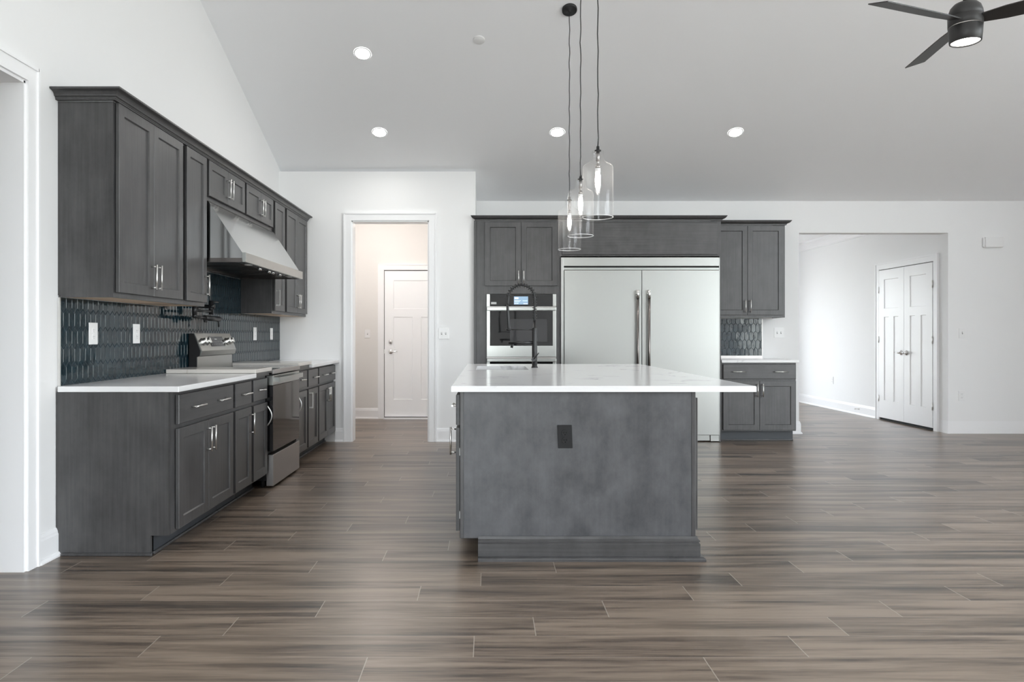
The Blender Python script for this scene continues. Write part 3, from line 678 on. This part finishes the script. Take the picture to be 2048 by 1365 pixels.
# ---------------------------------------------------------------- range
r0, r1 = 5.508, 6.281; rx = -1.66
t = thing('range', 'stainless freestanding electric range with dark glass oven door', 'range', (-1.99, 5.895, 0))
b = MB(); b.box((-2.30,r0,0.06),(rx-0.055,r1,0.900)); b.build('range_body', M_BLACKP, t)
b = MB(); b.box((-2.30,r0-0.001,0.9005),(rx-0.012,r1+0.001,0.922),0.003); b.build('glass_cooktop', M_DGLASS, t)
b = MB(); b.box((rx-0.0115,r0-0.001,0.888),(rx+0.004,r1+0.001,0.924),0.003); b.box((-2.24,r0-0.0012,0.9),(rx-0.0115,r0+0.008,0.9245)); b.box((-2.24,r1-0.008,0.9),(rx-0.0115,r1+0.0012,0.9245)); b.build('cooktop_trim', M_STEELD, t)
for cx, cy, rr in ((-2.10,5.70,0.085),(-2.10,6.09,0.075),(-1.83,5.70,0.10),(-1.83,6.09,0.085)):
    b = MB(); b.lathe((cx,cy,0.9221), [(rr,0),(rr,0.0004),(rr-0.006,0.0004),(rr-0.006,0)], 32); b.build('burner_ring', M_MARK, t)
# backguard
bp = [(-2.312,0.905),(-2.312,1.203),(-2.272,1.205),(-2.216,1.068),(-2.226,1.030),(-2.252,1.022),(-2.252,0.905)]
b = MB(); b.prism([(-2.3125,0.9),(-2.3125,1.204),(-2.276,1.204),(-2.225,1.066),(-2.232,1.03),(-2.254,1.02),(-2.254,0.9)], r0, r0+0.012, lambda a, z, h: (a, h, z)); b.prism([(-2.3125,0.9),(-2.3125,1.204),(-2.276,1.204),(-2.225,1.066),(-2.232,1.03),(-2.254,1.02),(-2.254,0.9)], r1-0.012, r1, lambda a, z, h: (a, h, z)); b.build('backguard_end', M_BLACKP, t)
b = MB(); b.prism(bp, r0+0.012, r1-0.012, lambda a, z, h: (a, h, z)); bg = b.build('backguard', M_STEEL, t)
pd = Vector((0.056, 0, -0.137)).normalized(); pn = Vector((0.137, 0, 0.056)).normalized()
def FB(u, n, v):                                     # on the tilted control panel; v from its top edge downward
    p = Vector((-2.272, u, 1.205)) + pd*v + pn*n; return tuple(p)
b = MB(FB); b.box((5.745,0.0003,0.03),(6.045,0.003,0.115)); disp = b.build('display', M_DGLASS, t)
b = MB(FB)
for i in range(7):
    for v in (0.075, 0.095): b.box((5.765+i*0.038,0.003,v),(5.783+i*0.038,0.0034,v+0.003))
b.box((5.86,0.003,0.048),(5.91,0.0034,0.056)); b.build('display_marks', M_MARK, disp)
for y in (5.60, 5.675, 6.115, 6.19):
    b = MB(FB); b.lathe((y,0.0005,0.073), [(0.031,0),(0.031,0.005),(0.024,0.007),(0.023,0.030),(0.019,0.034),(0,0.034)], 20, (0,1,0)); b.box((y-0.006,0.034,0.050),(y+0.006,0.042,0.096),0.002); b.build('knob', M_NICKEL, t)
# door, handle, drawer
b = MB(); b.box((rx-0.055,r0+0.004,0.288),(rx-0.002,r1-0.004,0.800),0.003); dr = b.build('oven_door', M_DGLASS, t)
b = MB(); b.box((rx-0.055,r0+0.004,0.8005),(rx-0.002,r1-0.004,0.878),0.003); b.build('door_top_rail', M_STEEL, dr)
b = MB()
for i in range(10): b.box((rx-0.03,r0+0.14+i*0.05,0.8775),(rx-0.008,r0+0.168+i*0.05,0.8786))
b.build('vent_slots', M_DARK, dr)
b = MB(); N_ = 14
bow = [(rx+0.034+0.014*math.sin(math.pi*i/N_), r0+0.03+(r1-r0-0.06)*i/N_) for i in range(N_+1)]
for i in range(N_):
    (xa, ya), (xb_, yb_) = bow[i], bow[i+1]
    A = [b.V((xa-0.005,ya,0.825)), b.V((xa+0.005,ya,0.825)), b.V((xa+0.005,ya,0.862)), b.V((xa-0.005,ya,0.862))]
    B = [b.V((xb_-0.005,yb_,0.825)), b.V((xb_+0.005,yb_,0.825)), b.V((xb_+0.005,yb_,0.862)), b.V((xb_-0.005,yb_,0.862))]
    b.bridge(A, B)
    if i == 0: b.cap(A)
    if i == N_-1: b.cap(B)
for fc in b.bm.faces: fc.smooth = False
for y in (r0+0.035, r1-0.07): b.box((rx-0.003,y,0.828),(rx+0.034,y+0.035,0.86))
b.build('handle', M_STEEL, dr)
b = MB(); b.box((rx-0.055,r0+0.003,0.020),(rx,r1-0.003,0.262),0.003); b.build('storage_drawer', M_STEELD, t)
for y in (r0+0.06, r1-0.06):
    for x in (-2.24, rx-0.10):
        b = MB(); b.cyl((x,y,0),(x,y,0.06),0.018,12); b.build('foot', M_BLACKP, t)

# ---------------------------------------------------------------- pot filler
t = thing('pot_filler', 'black folding pot filler faucet on the tile above the range', 'faucet', (XL+0.011, 5.66, 1.42))
fx = -2.20
b = MB(); b.lathe((XL+0.0115,5.66,1.42), [(0.034,0),(0.034,0.008),(0.016,0.014),(0.014,0.11),(0.020,0.115),(0.020,0.145),(0,0.147)], 20, (1,0,0)); b.build('wall_mount', M_BLACK, t)
b = MB(); b.cyl((fx,5.66,1.355),(fx,5.66,1.465),0.017,16); b.cyl((fx,5.66,1.455),(fx+0.01,5.78,1.46),0.007,10); b.build('valve', M_BLACK, t)
b = MB(); b.cyl((fx,5.66,1.378),(fx,5.34,1.378),0.010,12); b.cyl((fx,5.34,1.345),(fx,5.34,1.415),0.017,14); b.build('upper_arm', M_BLACK, t)
b = MB(); b.cyl((fx,5.34,1.33),(fx,5.55,1.326),0.011,12); b.cyl((fx,5.34,1.322),(fx,5.34,1.35),0.016,12); b.cyl((fx,5.53,1.326),(fx,5.83,1.322),0.021,14); b.cyl((fx,5.55,1.29),(fx,5.55,1.31),0.014,12); b.build('lower_arm', M_BLACK, t)
b = MB(); b.cyl((fx,5.82,1.325),(fx,5.82,1.258),0.008,12); b.build('spout', M_BLACK, t)

# ================================================================ FAR WALL UNITS
YT = 7.94; F = lambda u, n, z: (u, YT-n, z)          # tall unit face
t = thing('tall_oven_cabinet', 'tall grey cabinet holding the wall oven left of the refrigerator', 'cabinet', (0.335, YT, 0))
b = MB(F); YD = YF-YT-0.004
b.box((-0.130,-YD,0.108),(-0.012,0,2.467)); b.box((0.768,-YD,0.108),(0.799,0,2.467)); b.box((-0.012,-YD,1.652),(0.768,0,2.467)); b.box((-0.012,-YD,0.108),(0.768,0,0.375)); b.box((-0.012,-YD,0.375),(0.768,-YD+0.02,1.652)); b.build('cabinet_body', M_CAB, t)
b = MB(F); b.box((-0.128,-YD,0),(0.797,-0.08,0.108)); b.build('toe_kick', M_TOE, t)
b = MB(F); b.box((-0.152,0.011,0.15),(-0.128,0.026,2.466)); b.box((-0.130,0.0005,0.15),(-0.128,0.011,2.466)); b.build('scribe_strip', M_CAB, t)
cdoor(t, F, -0.030, 0.3725, 1.742, 2.452, (0.345, 1.833)); cdoor(t, F, 0.3755, 0.778, 1.742, 2.452, (0.403, 1.833))
cdrawer(t, F, -0.030, 0.778, 0.13, 0.355, (0.16, 0.59))
# double wall oven
t = thing('wall_oven', 'stainless double wall oven with blue touch screen in the tall cabinet', 'oven', (0.378, YT, 0.378))
b = MB(F); b.box((-0.010,-0.55,0.378),(0.766,-0.001,1.649)); b.build('oven_chassis', M_STEELD, t)
b = MB(F); b.box((0.026,-0.0005,1.513),(0.726,0.020,1.648),0.002); cp = b.build('control_panel', M_DGLASS, t)
for u0, u1 in ((-0.010,0.0255),(0.7265,0.764)):
    b = MB(F); b.box((u0,-0.0005,1.513),(u1,0.021,1.649),0.002); b.build('panel_end', M_STEEL, cp)
b = MB(F); b.box((0.294,0.020,1.533),(0.452,0.0212,1.622)); sc = b.build('touch_screen', M_SCREEN, cp)
b = MB(F)
for u0, u1, z0, z1 in ((0.302,0.345,1.594,1.612),(0.300,0.372,1.574,1.578),(0.39,0.445,1.572,1.576),(0.300,0.36,1.562,1.565),(0.302,0.306,1.54,1.552),(0.314,0.318,1.54,1.552),(0.326,0.330,1.54,1.552),(0.338,0.342,1.54,1.552),(0.40,0.446,1.539,1.545)): b.box((u0,0.0212,z0),(u1,0.0216,z1))
b.build('screen_marks', M_SCREENW, cp)
b = MB(F); b.box((0.04,0.020,1.536),(0.10,0.0206,1.56)); b.build('panel_icons', M_MARK, cp)
for k, (zb_, zt_) in enumerate(((0.948,1.505),(0.386,0.936))):
    b = MB(F); b.box((-0.010,-0.0005,zb_),(0.764,0.022,zt_-0.002),0.003); od = b.build('oven_door', M_STEEL, t)
    zg0 = zb_+0.125
    b = MB(F); b.box((0.027,0.0222,zg0),(0.727,0.024,zt_-0.042)); b.build('door_glass', M_DGLASS, od)
    b = MB(F); b.box((0.25,0.024,zg0+0.045),(0.665,0.0245,zt_-0.135)); b.build('oven_window', M_GREYGLASS, od)
    b = MB(F); b.box((-0.008,0.055,zt_-0.040),(0.762,0.072,zt_-0.004),0.004); b.box((-0.002,0.0225,zt_-0.034),(0.03,0.056,zt_-0.010)); b.box((0.724,0.0225,zt_-0.034),(0.756,0.056,zt_-0.010)); b.build('handle', M_STEEL, od)

# refrigerator enclosure
t = thing('refrigerator_surround', 'grey wood panel box framing the refrigerator with a blank top panel', 'cabinet', (1.70, YT, 0))
b = MB(F); b.box((0.8005,-YD,0),(0.8165,0.0,2.0735)); b.box((2.589,-YD,0),(2.6065,0.0,2.0735)); b.build('side_panel', M_CAB, t)
b = MB(F); b.box((0.8005,-YD,2.074),(2.6065,0,2.467)); b.build('top_box', M_CAB, t)
b = MB(F); b.box((0.832,0.0005,2.090),(2.568,0.015,2.450),0.003); b.build('front_panel', M_CABH, t)
b = MB(); prof = [(-0.012,0),(0.010,0),(0.010,0.007),(0.013,0.009),(0.013,0.014),(0.022,0.018),(0.034,0.022),(0.044,0.030),(0.049,0.040),(0.054,0.044),(0.054,0.052),(-0.012,0.052)]
b.sweep([(-0.110, YT-0.012), (2.604, YT-0.012), (2.604, YF-0.004)], [(o, 2.4685+z) for o, z in prof], 1)
for v in b.bm.verts:
    if v.co.x < -0.1: v.co.x = -0.132 - max(0, (YT-0.012)-v.co.y)*1.0 if v.co.y < YT-0.02 else -0.132
tag(b.build('crown_molding', M_CAB, base=True), 'dark grey crown molding above the oven cabinet and refrigerator', 'molding', 'cabinet crown moldings')

# refrigerator
t = thing('refrigerator', 'wide built-in stainless refrigerator with two tall doors and bar handles', 'refrigerator', (1.70, YT, 0))
b = MB(F); b.box((0.822,-0.60,0.02),(2.584,-0.02,2.03)); b.build('refrigerator_body', M_STEELD, t)
b = MB(F); b.box((0.818,-0.02,0.012),(0.850,0.022,2.058),0.002); b.box((2.5795,-0.02,0.012),(2.588,0.022,2.058),0.002); b.build('trim_frame', M_STEEL, t)
b = MB(F); b.box((0.8505,-0.02,1.962),(2.579,0.020,2.058),0.002); b.build('top_grille', M_STEEL, t)
b = MB(F); b.box((0.8505,-0.018,1.945),(2.579,0.004,1.9615)); b.build('vent_gap', M_DARK, t)
b = MB(F); b.box((0.8505,-0.02,1.918),(2.579,0.020,1.9445),0.002); b.build('lower_band', M_STEEL, t)
for u0, u1, hu in ((0.853,1.7135,1.662),(1.7185,2.577,1.788)):
    b = MB(F); b.box((u0,-0.015,0.078),(u1,0.034,1.914),0.004); dd = b.build('door', M_STEEL, t)
    b = MB(F); b.cyl((hu,0.082,0.42),(hu,0.082,1.60),0.0145,16); b.build('handle_bar', M_DIMSTEEL, dd)  # bar colour darkened to carry its dark reflections
    for z0, z1, zp in ((1.60,1.692,1.655),(0.33,0.42,0.37)):
        b = MB(F); b.cyl((hu,0.082,z0),(hu,0.082,z1),0.017,16); b.cyl((hu,0.033,zp),(hu,0.082,zp),0.012,12); b.build('handle_end', M_NICKEL, dd)
b = MB(F); b.box((0.8505,-0.03,0.014),(2.48,0.005,0.074)); b.box((2.485,-0.03,0.008),(2.579,0.018,0.076),0.002); b.build('toe_grille', M_STEEL, t)

# right-hand units
YU = 8.265; F = lambda u, n, z: (u, YU-n, z)
t = thing('wall_cabinet', 'grey two-door wall cabinet right of the refrigerator above the small backsplash', 'cabinet', (3.03, YU, 1.396), 'cabinets right of the refrigerator')
b = MB(F); UD = YF-YU-0.001
b.box((2.608,-UD,1.408),(3.456,0,2.467)); b.box((2.608,-0.019,1.396),(3.456,0,1.408)); b.box((3.437,-UD,1.396),(3.456,-0.019,1.408)); b.build('cabinet_body', M_CAB, t)
cdoor(t, F, 2.625, 3.0125, 1.425, 2.458, (2.984, 1.525)); cdoor(t, F, 3.0155, 3.432, 1.425, 2.458, (3.044, 1.525))
b = MB(); b.sweep([(2.6675, YU-0.012), (3.457, YU-0.012), (3.457, YF-0.001)], [(o, 2.4685+z) for o, z in prof], 1); tag(b.build('crown_molding', M_CAB, base=True), 'short dark grey crown molding above the right wall cabinet', 'molding', 'cabinet crown moldings')
YBc = 7.96; F = lambda u, n, z: (2.610+u, YBc-n, z)
t = base_cab('grey base cabinet right of the refrigerator with drawer and two doors', F, 0.842, YF-YBc-0.004, (3.03, YBc, 0), 'cabinets right of the refrigerator', toe=0.08, tz=0.118)
cdrawer(t, F, 0.022, 0.834, 0.702, 0.864, (0.195, 0.662)); cdoor(t, F, 0.022, 0.4265, 0.132, 0.678, (0.398, 0.575)); cdoor(t, F, 0.4295, 0.834, 0.132, 0.678, (0.458, 0.575))
slab('countertop', 'small white quartz countertop right of the refrigerator', (2.610,7.925,0.883),(3.476,YF-0.0125,0.914), M_QUARTZ)

# ================================================================ ISLAND
IX0, IX1, IY0, IY1 = -0.128, 1.100, 3.795, 6.58; IZ = 0.891
t = thing('kitchen_island', 'large grey island cabinet with plain end panel and base molding', 'kitchen island', (0.5, 5.2, 0))
b = MB(); b.box((IX0,IY0,0.112),(IX1,5.45,IZ-0.0005)); b.box((IX0,5.45,0.112),(IX1,6.25,0.66)); b.box((0.36,5.45,0.66),(IX1,6.25,IZ-0.0005)); b.box((IX0,5.45,0.66),(-0.105,6.25,IZ-0.0005)); b.box((IX0,6.25,0.112),(IX1,IY1,IZ-0.0005)); b.build('cabinet_body', M_CAB, t)
b = MB(); b.box((IX0+0.09,IY0-0.018,0),(IX1,IY1-0.03,0.1118)); b.build('toe_kick', M_TOE, t)
b = MB(); b.box((-0.126,3.775,0.112),(1.083,IY0-0.0005,IZ-0.0005)); b.build('end_panel', M_PANEL, t)
b = MB(); b.box((-0.147,3.772,0.112),(-0.1265,IY0,IZ-0.0005),0.003); b.box((1.0835,3.772,0.112),(1.1045,IY0,IZ-0.0005),0.003); b.build('corner_stile', M_CAB, t)
IB = [(0,0),(0.042,0),(0.042,0.010),(0.038,0.017),(0.030,0.021),(0.018,0.022),(0.018,0.086),(0.012,0.092),(0.012,0.096),(0.017,0.098),(0.017,0.104),(0.009,0.111),(0.004,0.124),(0,0.124)]
b = MB(); b.sweep([(-0.050, 3.7715), (1.106, 3.7715), (1.106, IY1)], [(o, z) for o, z in IB if True], 1); b.build('base_molding', M_CABH, t)
FIL = lambda u, n, z: (IX0-0.016-n, u, z)            # drawer and door fronts facing left
FIR = lambda u, n, z: (1.1045+n, u, z)
b = MB(FIL); b.box((IY0,-0.016,0.112),(IY1,0,IZ-0.0005)); b.build('face_frame', M_CAB, t)
ys = [3.83, 4.44, 5.02, 5.46, 6.20, 6.55]
for i in range(len(ys)-1):
    a, e = ys[i]+0.006, ys[i+1]-0.006
    cdrawer(t, FIL, a, e, 0.705, 0.868, ((a+e)/2,), n0=0.007)
    d = cdoor(t, FIL, a, e, 0.135, 0.690, (e-0.04 if i % 2 else a+0.04, 0.615), n0=0.007)
    b = MB(FIL)
    for z in (0.22, 0.56): b.box((a+0.002,0.0,z-0.02),(a+0.02,0.0068,z+0.02))
    b.build('hinge', M_NICKEL, d)
ys = [3.80, 4.72, 5.64, 6.56]
for i in range(3): cdoor(t, FIR, ys[i]+0.005, ys[i+1]-0.005, 0.15, 0.855, None, n0=0.001)
# slab with a sink cut-out
SX0, SX1, SY0, SY1 = -0.09, 0.322, 5.52, 6.18
b = MB(); tx0, tx1, ty0, ty1 = -0.192, 1.418, 3.748, 6.64; xs = [tx0, SX0, SX1, tx1]; yy = [ty0, SY0, SY1, ty1]
Z0, Z1 = IZ, 0.922; c_ = 0.004
for i in range(3):
    for j in range(3):
        if i == 1 and j == 1: continue
        q = lambda v, lo, hi: min(max(v, lo), hi)
        X0, X1, Y0, Y1 = xs[i], xs[i+1], yy[j], yy[j+1]
        top = [(q(X0,tx0+c_,tx1-c_), q(Y0,ty0+c_,ty1-c_)), (q(X1,tx0+c_,tx1-c_), q(Y0,ty0+c_,ty1-c_)), (q(X1,tx0+c_,tx1-c_), q(Y1,ty0+c_,ty1-c_)), (q(X0,tx0+c_,tx1-c_), q(Y1,ty0+c_,ty1-c_))]
        b.face([(x, y, Z1) for x, y in top]); b.face([(x, y, Z0) for x, y in ((X0,Y0),(X1,Y0),(X1,Y1),(X0,Y1))])
for i in range(3):
    X0, X1 = xs[i], xs[i+1]; k0 = max(X0, tx0+c_); k1 = min(X1, tx1-c_)
    b.face([(X0,ty0,Z0),(X1,ty0,Z0),(X1,ty0,Z1-c_),(X0,ty0,Z1-c_)]); b.face([(X0,ty0,Z1-c_),(X1,ty0,Z1-c_),(k1,ty0+c_,Z1),(k0,ty0+c_,Z1)])
    b.face([(X0,ty1,Z0),(X1,ty1,Z0),(X1,ty1,Z1-c_),(X0,ty1,Z1-c_)]); b.face([(X0,ty1,Z1-c_),(X1,ty1,Z1-c_),(k1,ty1-c_,Z1),(k0,ty1-c_,Z1)])
    Y0, Y1 = yy[i], yy[i+1]; k0 = max(Y0, ty0+c_); k1 = min(Y1, ty1-c_)
    b.face([(tx0,Y0,Z0),(tx0,Y1,Z0),(tx0,Y1,Z1-c_),(tx0,Y0,Z1-c_)]); b.face([(tx0,Y0,Z1-c_),(tx0,Y1,Z1-c_),(tx0+c_,k1,Z1),(tx0+c_,k0,Z1)])
    b.face([(tx1,Y0,Z0),(tx1,Y1,Z0),(tx1,Y1,Z1-c_),(tx1,Y0,Z1-c_)]); b.face([(tx1,Y0,Z1-c_),(tx1,Y1,Z1-c_),(tx1-c_,k1,Z1),(tx1-c_,k0,Z1)])
for p, q2 in (((SX0,SY0),(SX1,SY0)),((SX1,SY0),(SX1,SY1)),((SX1,SY1),(SX0,SY1)),((SX0,SY1),(SX0,SY0))): b.face([(*p,Z0),(*q2,Z0),(*q2,Z1),(*p,Z1)])
tag(b.build('countertop', M_QUARTZ, base=True), 'large white veined quartz countertop on the island', 'countertop')
# sink bowl
t = thing('kitchen_sink', 'undermount stainless sink set in the island countertop', 'sink', (0.116, 5.85, 0.70))
b = MB(); e = 0.006; sd = 0.70
for p, q2 in (((SX0-e,SY0-e,sd),(SX1+e,SY0-0.001,IZ-0.0004)),((SX0-e,SY1+0.001,sd),(SX1+e,SY1+e,IZ-0.0004)),((SX0-e,SY0,sd),(SX0-0.001,SY1,IZ-0.0004)),((SX1+0.001,SY0,sd),(SX1+e,SY1,IZ-0.0004)),((SX0-e,SY0-e,sd-0.004),(SX1+e,SY1+e,sd))): b.box(p, q2)
b.build('sink_bowl', M_STEELD, t)
b = MB(); b.lathe((0.116,5.85,sd), [(0.045,0),(0.045,0.003),(0.03,0.001),(0,0.001)], 20); b.build('drain', M_CHROME, t)
# faucet
fx, fy, fz = 0.388, 5.86, 0.922
t = thing('kitchen_faucet', 'tall black spring-neck faucet at the island sink', 'faucet', (fx, fy, fz))
b = MB(); b.lathe((fx,fy,fz+0.0003), [(0.027,0),(0.027,0.008),(0.022,0.012),(0.0215,0.20),(0.0205,0.325),(0.017,0.333),(0.012,0.333),(0.012,0.385),(0,0.386)], 28); b.build('body_column', M_BLACK, t)
b = MB(); b.cyl((fx-0.005,fy-0.02,fz+0.07),(fx-0.012,fy-0.055,fz+0.07),0.018,18); b.tube([(fx-0.012,fy-0.05,fz+0.07),(fx+0.012,fy-0.062,fz+0.10),(fx+0.03,fy-0.066,fz+0.125)], 0.005, 8); b.build('lever_handle', M_BLACK, t)
Rr = 0.108; zt_ = fz+0.575
hose = [(fx,fy,fz+0.38+i*0.02) for i in range(10)] + [(fx-Rr+Rr*math.cos(a), fy, zt_+Rr*math.sin(a)) for a in [math.pi*i/22 for i in range(23)]] + [(fx-2*Rr-0.002*i, fy, zt_-0.02*i) for i in range(1,4)]
b = MB(); b.tube(hose, 0.0075, 10); b.build('hose', M_BLACK, t)
coil = []
def along(path, s):
    d = 0
    for i in range(len(path)-1):
        p, q2 = Vector(path[i]), Vector(path[i+1]); L = (q2-p).length
        if d+L >= s or i == len(path)-2: return p.lerp(q2, min(1,(s-d)/L)), (q2-p).normalized()
        d += L
Ltot = sum((Vector(hose[i+1])-Vector(hose[i])).length for i in range(len(hose)-1)) - 0.07
turns = 24; steps = turns*12
for i in range(steps+1):
    p, tg = along(hose, Ltot*i/steps); a = Vector((0,1,0)); bb = tg.cross(a).normalized(); an = 2*math.pi*i/12
    coil.append(tuple(p + a*0.0170*math.cos(an) + bb*0.0170*math.sin(an)))
b = MB(); b.tube(coil, 0.0027, 6); b.build('spring', M_BLACK, t)
sx = fx-2*Rr-0.006
b = MB(); b.tube([(sx,fy,zt_-0.055),(sx,fy,zt_-0.07),(sx+0.003,fy,zt_-0.15),(sx+0.010,fy,zt_-0.255),(sx+0.012,fy,zt_-0.27)], [0.009,0.0105,0.012,0.013,0.019], 16); b.build('spray_head', M_BLACK, t)
b = MB(); b.cyl((sx+0.010,fy,fz+0.314),(fx-0.018,fy,fz+0.314),0.0045,10); b.lathe((sx+0.0115,fy,fz+0.308), [(0.016,0),(0.026,0.0),(0.026,0.012),(0.016,0.012)], 18); b.build('support_arm', M_BLACK, t)
b = MB(); b.cyl((fx-0.215,fy,fz+0.205),(fx-0.018,fy,fz+0.208),0.0125,14); b.cyl((fx-0.182,fy,fz+0.195),(fx-0.190,fy,fz+0.165),0.011,12); b.build('pot_spout', M_BLACK, t)
# outlet on the island end
plate(lambda u, n, z: (0.411+(u-0.411)*math.cos(R(2.2))+(z-0.6525)*math.sin(R(-2.2)), 3.775-n, 0.6525+(z-0.6525)*math.cos(R(2.2))+(u-0.411)*math.sin(R(2.2))*-0.0), 0.411, 0.6525, 'black outlet on the end panel of the island', wd=0.077, ht=0.123, mp=M_BLACKP, ms=M_SLOTB, group=None)

# ================================================================ LIGHT FIXTURES
SL = -math.atan(0.388)
def pendant(x, y, zbot, label):
    zcl = zc(y); t = thing('pendant_light', label, 'lamp', (x, y, zbot), 'glass pendants over the island')
    z0 = zbot; r = 0.092
    b = MB(); prof = [(r,0),(r,0.02),(r,0.30),(r-0.004,0.312),(r-0.018,0.324),(r-0.040,0.334),(r-0.052,0.345),(0.036,0.362),(0.034,0.385),(0.034,0.404)]
    b.lathe((x,y,z0), prof, 40)
    b.build('glass_shade', M_GLASS, t)
    b = MB(); b.lathe((x,y,z0), [(r-0.0018,-0.001),(r+0.0018,-0.001),(r+0.0018,0.002),(r-0.0018,0.002),(r-0.0018,-0.001)], 48); b.build('rim_glint', M_RIM, t)  # white ring painted as the highlight along the shade's lower edge
    b = MB(); b.lathe((x,y,z0), [(0,0.402),(0.020,0.403),(0.020,0.409),(0.010,0.411),(0.009,0.432),(0.004,0.436),(0,0.436)], 20); b.build('cap', M_BLACK, t)
    b = MB(); b.lathe((x,y,z0), [(0,0.402),(0.011,0.402),(0.011,0.345),(0.008,0.343),(0.008,0.318),(0.015,0.315),(0.015,0.300),(0,0.299)], 20); b.build('socket', M_STEELD, t)
    b = MB(); b.lathe((x,y,z0), [(0,0.2985),(0.016,0.298),(0.016,0.278),(0.013,0.276)], 20); b.build('bulb_base', M_PLATE, t)
    b = MB(); b.lathe((x,y,z0), [(0.012,0.276),(0.015,0.255),(0.0165,0.225),(0.014,0.19),(0.008,0.165),(0,0.158)], 20); b.build('bulb', M_BULB, t)
    pts = []; nn = 40; ztop = zcl-0.02
    for i in range(nn+1):
        zz = z0+0.434+(ztop-z0-0.434)*i/nn; a = 0.0035 if 0 < i < nn else 0
        pts.append((x+a*math.sin(i*1.3+y*3)*random.random(), y+a*math.cos(i*0.9)*random.random(), zz))
    b = MB(); b.tube(pts, 0.0034, 8); b.build('cord', M_BLACK, t)
    b = MB(); n_ = Vector((0,-0.3617,-0.9323)); b.lathe((x,y,zcl), [(0.062,0.0005),(0.062,0.016),(0.055,0.020),(0.012,0.022),(0.010,0.032),(0,0.033)], 32, tuple(n_)); b.build('canopy', M_BLACK, t)
    return t
pendant(0.672, 4.33, 1.908, 'clear seeded glass pendant hanging nearest the camera')
pendant(0.666, 5.09, 1.901, 'clear seeded glass pendant hanging in the middle')
pendant(0.674, 5.85, 1.896, 'clear seeded glass pendant hanging farthest from the camera')

def downlight(x, y, label, spot=None):
    t = thing('recessed_light', label, 'lamp', (x, y, zc(y)), 'recessed ceiling lights', rot=(SL,0,0))
    b = MB(); b.lathe((0,0,0), [(0.078,-0.0004),(0.076,-0.005),(0.066,-0.006),(0.064,-0.0042)], 36); b.build('trim_ring', M_PLATE, t, local=True)
    b = MB(); b.lathe((0,0,0), [(0.065,-0.0044),(0.03,-0.0056),(0,-0.006)], 36); b.build('lens', M_LED, t, local=True)
    ld = bpy.data.lights.new('downlight_beam', 'SPOT'); ld.energy = DOWN_W; ld.spot_size = R(150); ld.spot_blend = 0.9; ld.shadow_soft_size = 0.06; ld.color = (1.0,0.97,0.93)
    lo = bpy.data.objects.new('downlight_beam', ld); COL.objects.link(lo); lo.parent = t; lo.location = (0,0,-0.03)
    lo.rotation_euler = (-SL,0,0)
    return t
DOWN_W = 5
downlight(-1.110, 6.316, 'recessed ceiling light highest up, over the left cabinets')
downlight(-1.1175, 7.357, 'recessed ceiling light low on the slope near the left wall')
downlight(0.722, 7.357, 'recessed ceiling light in front of the oven, beside the pendant cords')
downlight(2.566, 7.357, 'recessed ceiling light low on the slope above the refrigerator')
t = thing('sprinkler_cover', 'small round white cover plate on the sloped ceiling', 'ceiling cover', (-0.074, 6.165, zc(6.165)), rot=(SL,0,0))
b = MB(); b.lathe((0,0,0), [(0.049,-0.0004),(0.049,-0.005),(0.046,-0.007),(0,-0.008)], 32); b.build('cover_disc', M_PLATE, t, local=True)
b = MB(); b.lathe((0,0,0), [(0.053,-0.0003),(0.053,-0.002),(0.05,-0.002)], 32); b.build('cover_ring', M_PLATE, t, local=True)
# mud room light
t = thing('mud_room_light', 'flush ceiling lamp behind the doorway', 'lamp', (-1.45, 9.0, 2.9))
b = MB(); b.lathe((-1.45,9.0,2.9), [(0.15,-0.0005),(0.15,-0.02),(0.14,-0.05),(0,-0.07)], 32); b.build('lamp_shade', M_FANLED, t)
ld = bpy.data.lights.new('lamp_glow', 'POINT'); ld.energy = 5.5; ld.color = (1.0,0.89,0.80); ld.shadow_soft_size = 0.12
lo = bpy.data.objects.new('lamp_glow', ld); COL.objects.link(lo); lo.parent = t; lo.location = (0,0,-0.2)

# ceiling fan
px, py = 2.89, 4.30; zb = 3.055
t = thing('ceiling_fan', 'dark three-blade ceiling fan with lit lamp, at the upper right', 'fan', (px, py, zb))
b = MB(); b.lathe((px,py,zb), [(0,0.150),(0.03,0.148),(0.062,0.138),(0.080,0.118),(0.090,0.088),(0.093,0.065),(0.090,0.062),(0.090,0.060),(0.093,0.058),(0.092,0.005),(0.088,0.003),(0,0.003)], 40); b.build('motor_housing', M_FAN, t)
b = MB(); b.lathe((px,py,zb), [(0.088,0.0015),(0.091,-0.002),(0.088,-0.05),(0.084,-0.092),(0.078,-0.095),(0.076,-0.085)], 40); b.build('light_kit', M_FAN, t)
b = MB(); b.lathe((px,py,zb), [(0.0755,-0.086),(0.05,-0.093),(0,-0.096)], 36); b.build('lamp_lens', M_FANLED, t)
b = MB(); b.cyl((px,py,zb+0.14),(px,py,zc(py)-0.03),0.013,14); b.build('down_rod', M_FAN, t)
b = MB(); b.lathe((px,py,zc(py)), [(0.075,-0.001),(0.075,-0.03),(0.05,-0.075),(0.02,-0.085),(0,-0.085)], 30); b.build('canopy', M_FAN, t)
for a in (81, 200, 320):
    out = [(0.085,-0.040),(0.20,-0.058),(0.40,-0.066),(0.705,-0.068),(0.700,0.066),(0.40,0.062),(0.20,0.056),(0.085,0.040)]
    ca, sa = math.cos(R(a)), math.sin(R(a)); pt = R(-17)
    def mp(r_, w_, h_):
        yy_ = w_*math.cos(pt)-h_*math.sin(pt); zz = w_*math.sin(pt)+h_*math.cos(pt)
        return (px+r_*ca-yy_*sa, py+r_*sa+yy_*ca, zb+0.035+zz)
    b = MB(); b.prism(out, -0.003, 0.003, mp); b.build('blade', M_FAN, t)
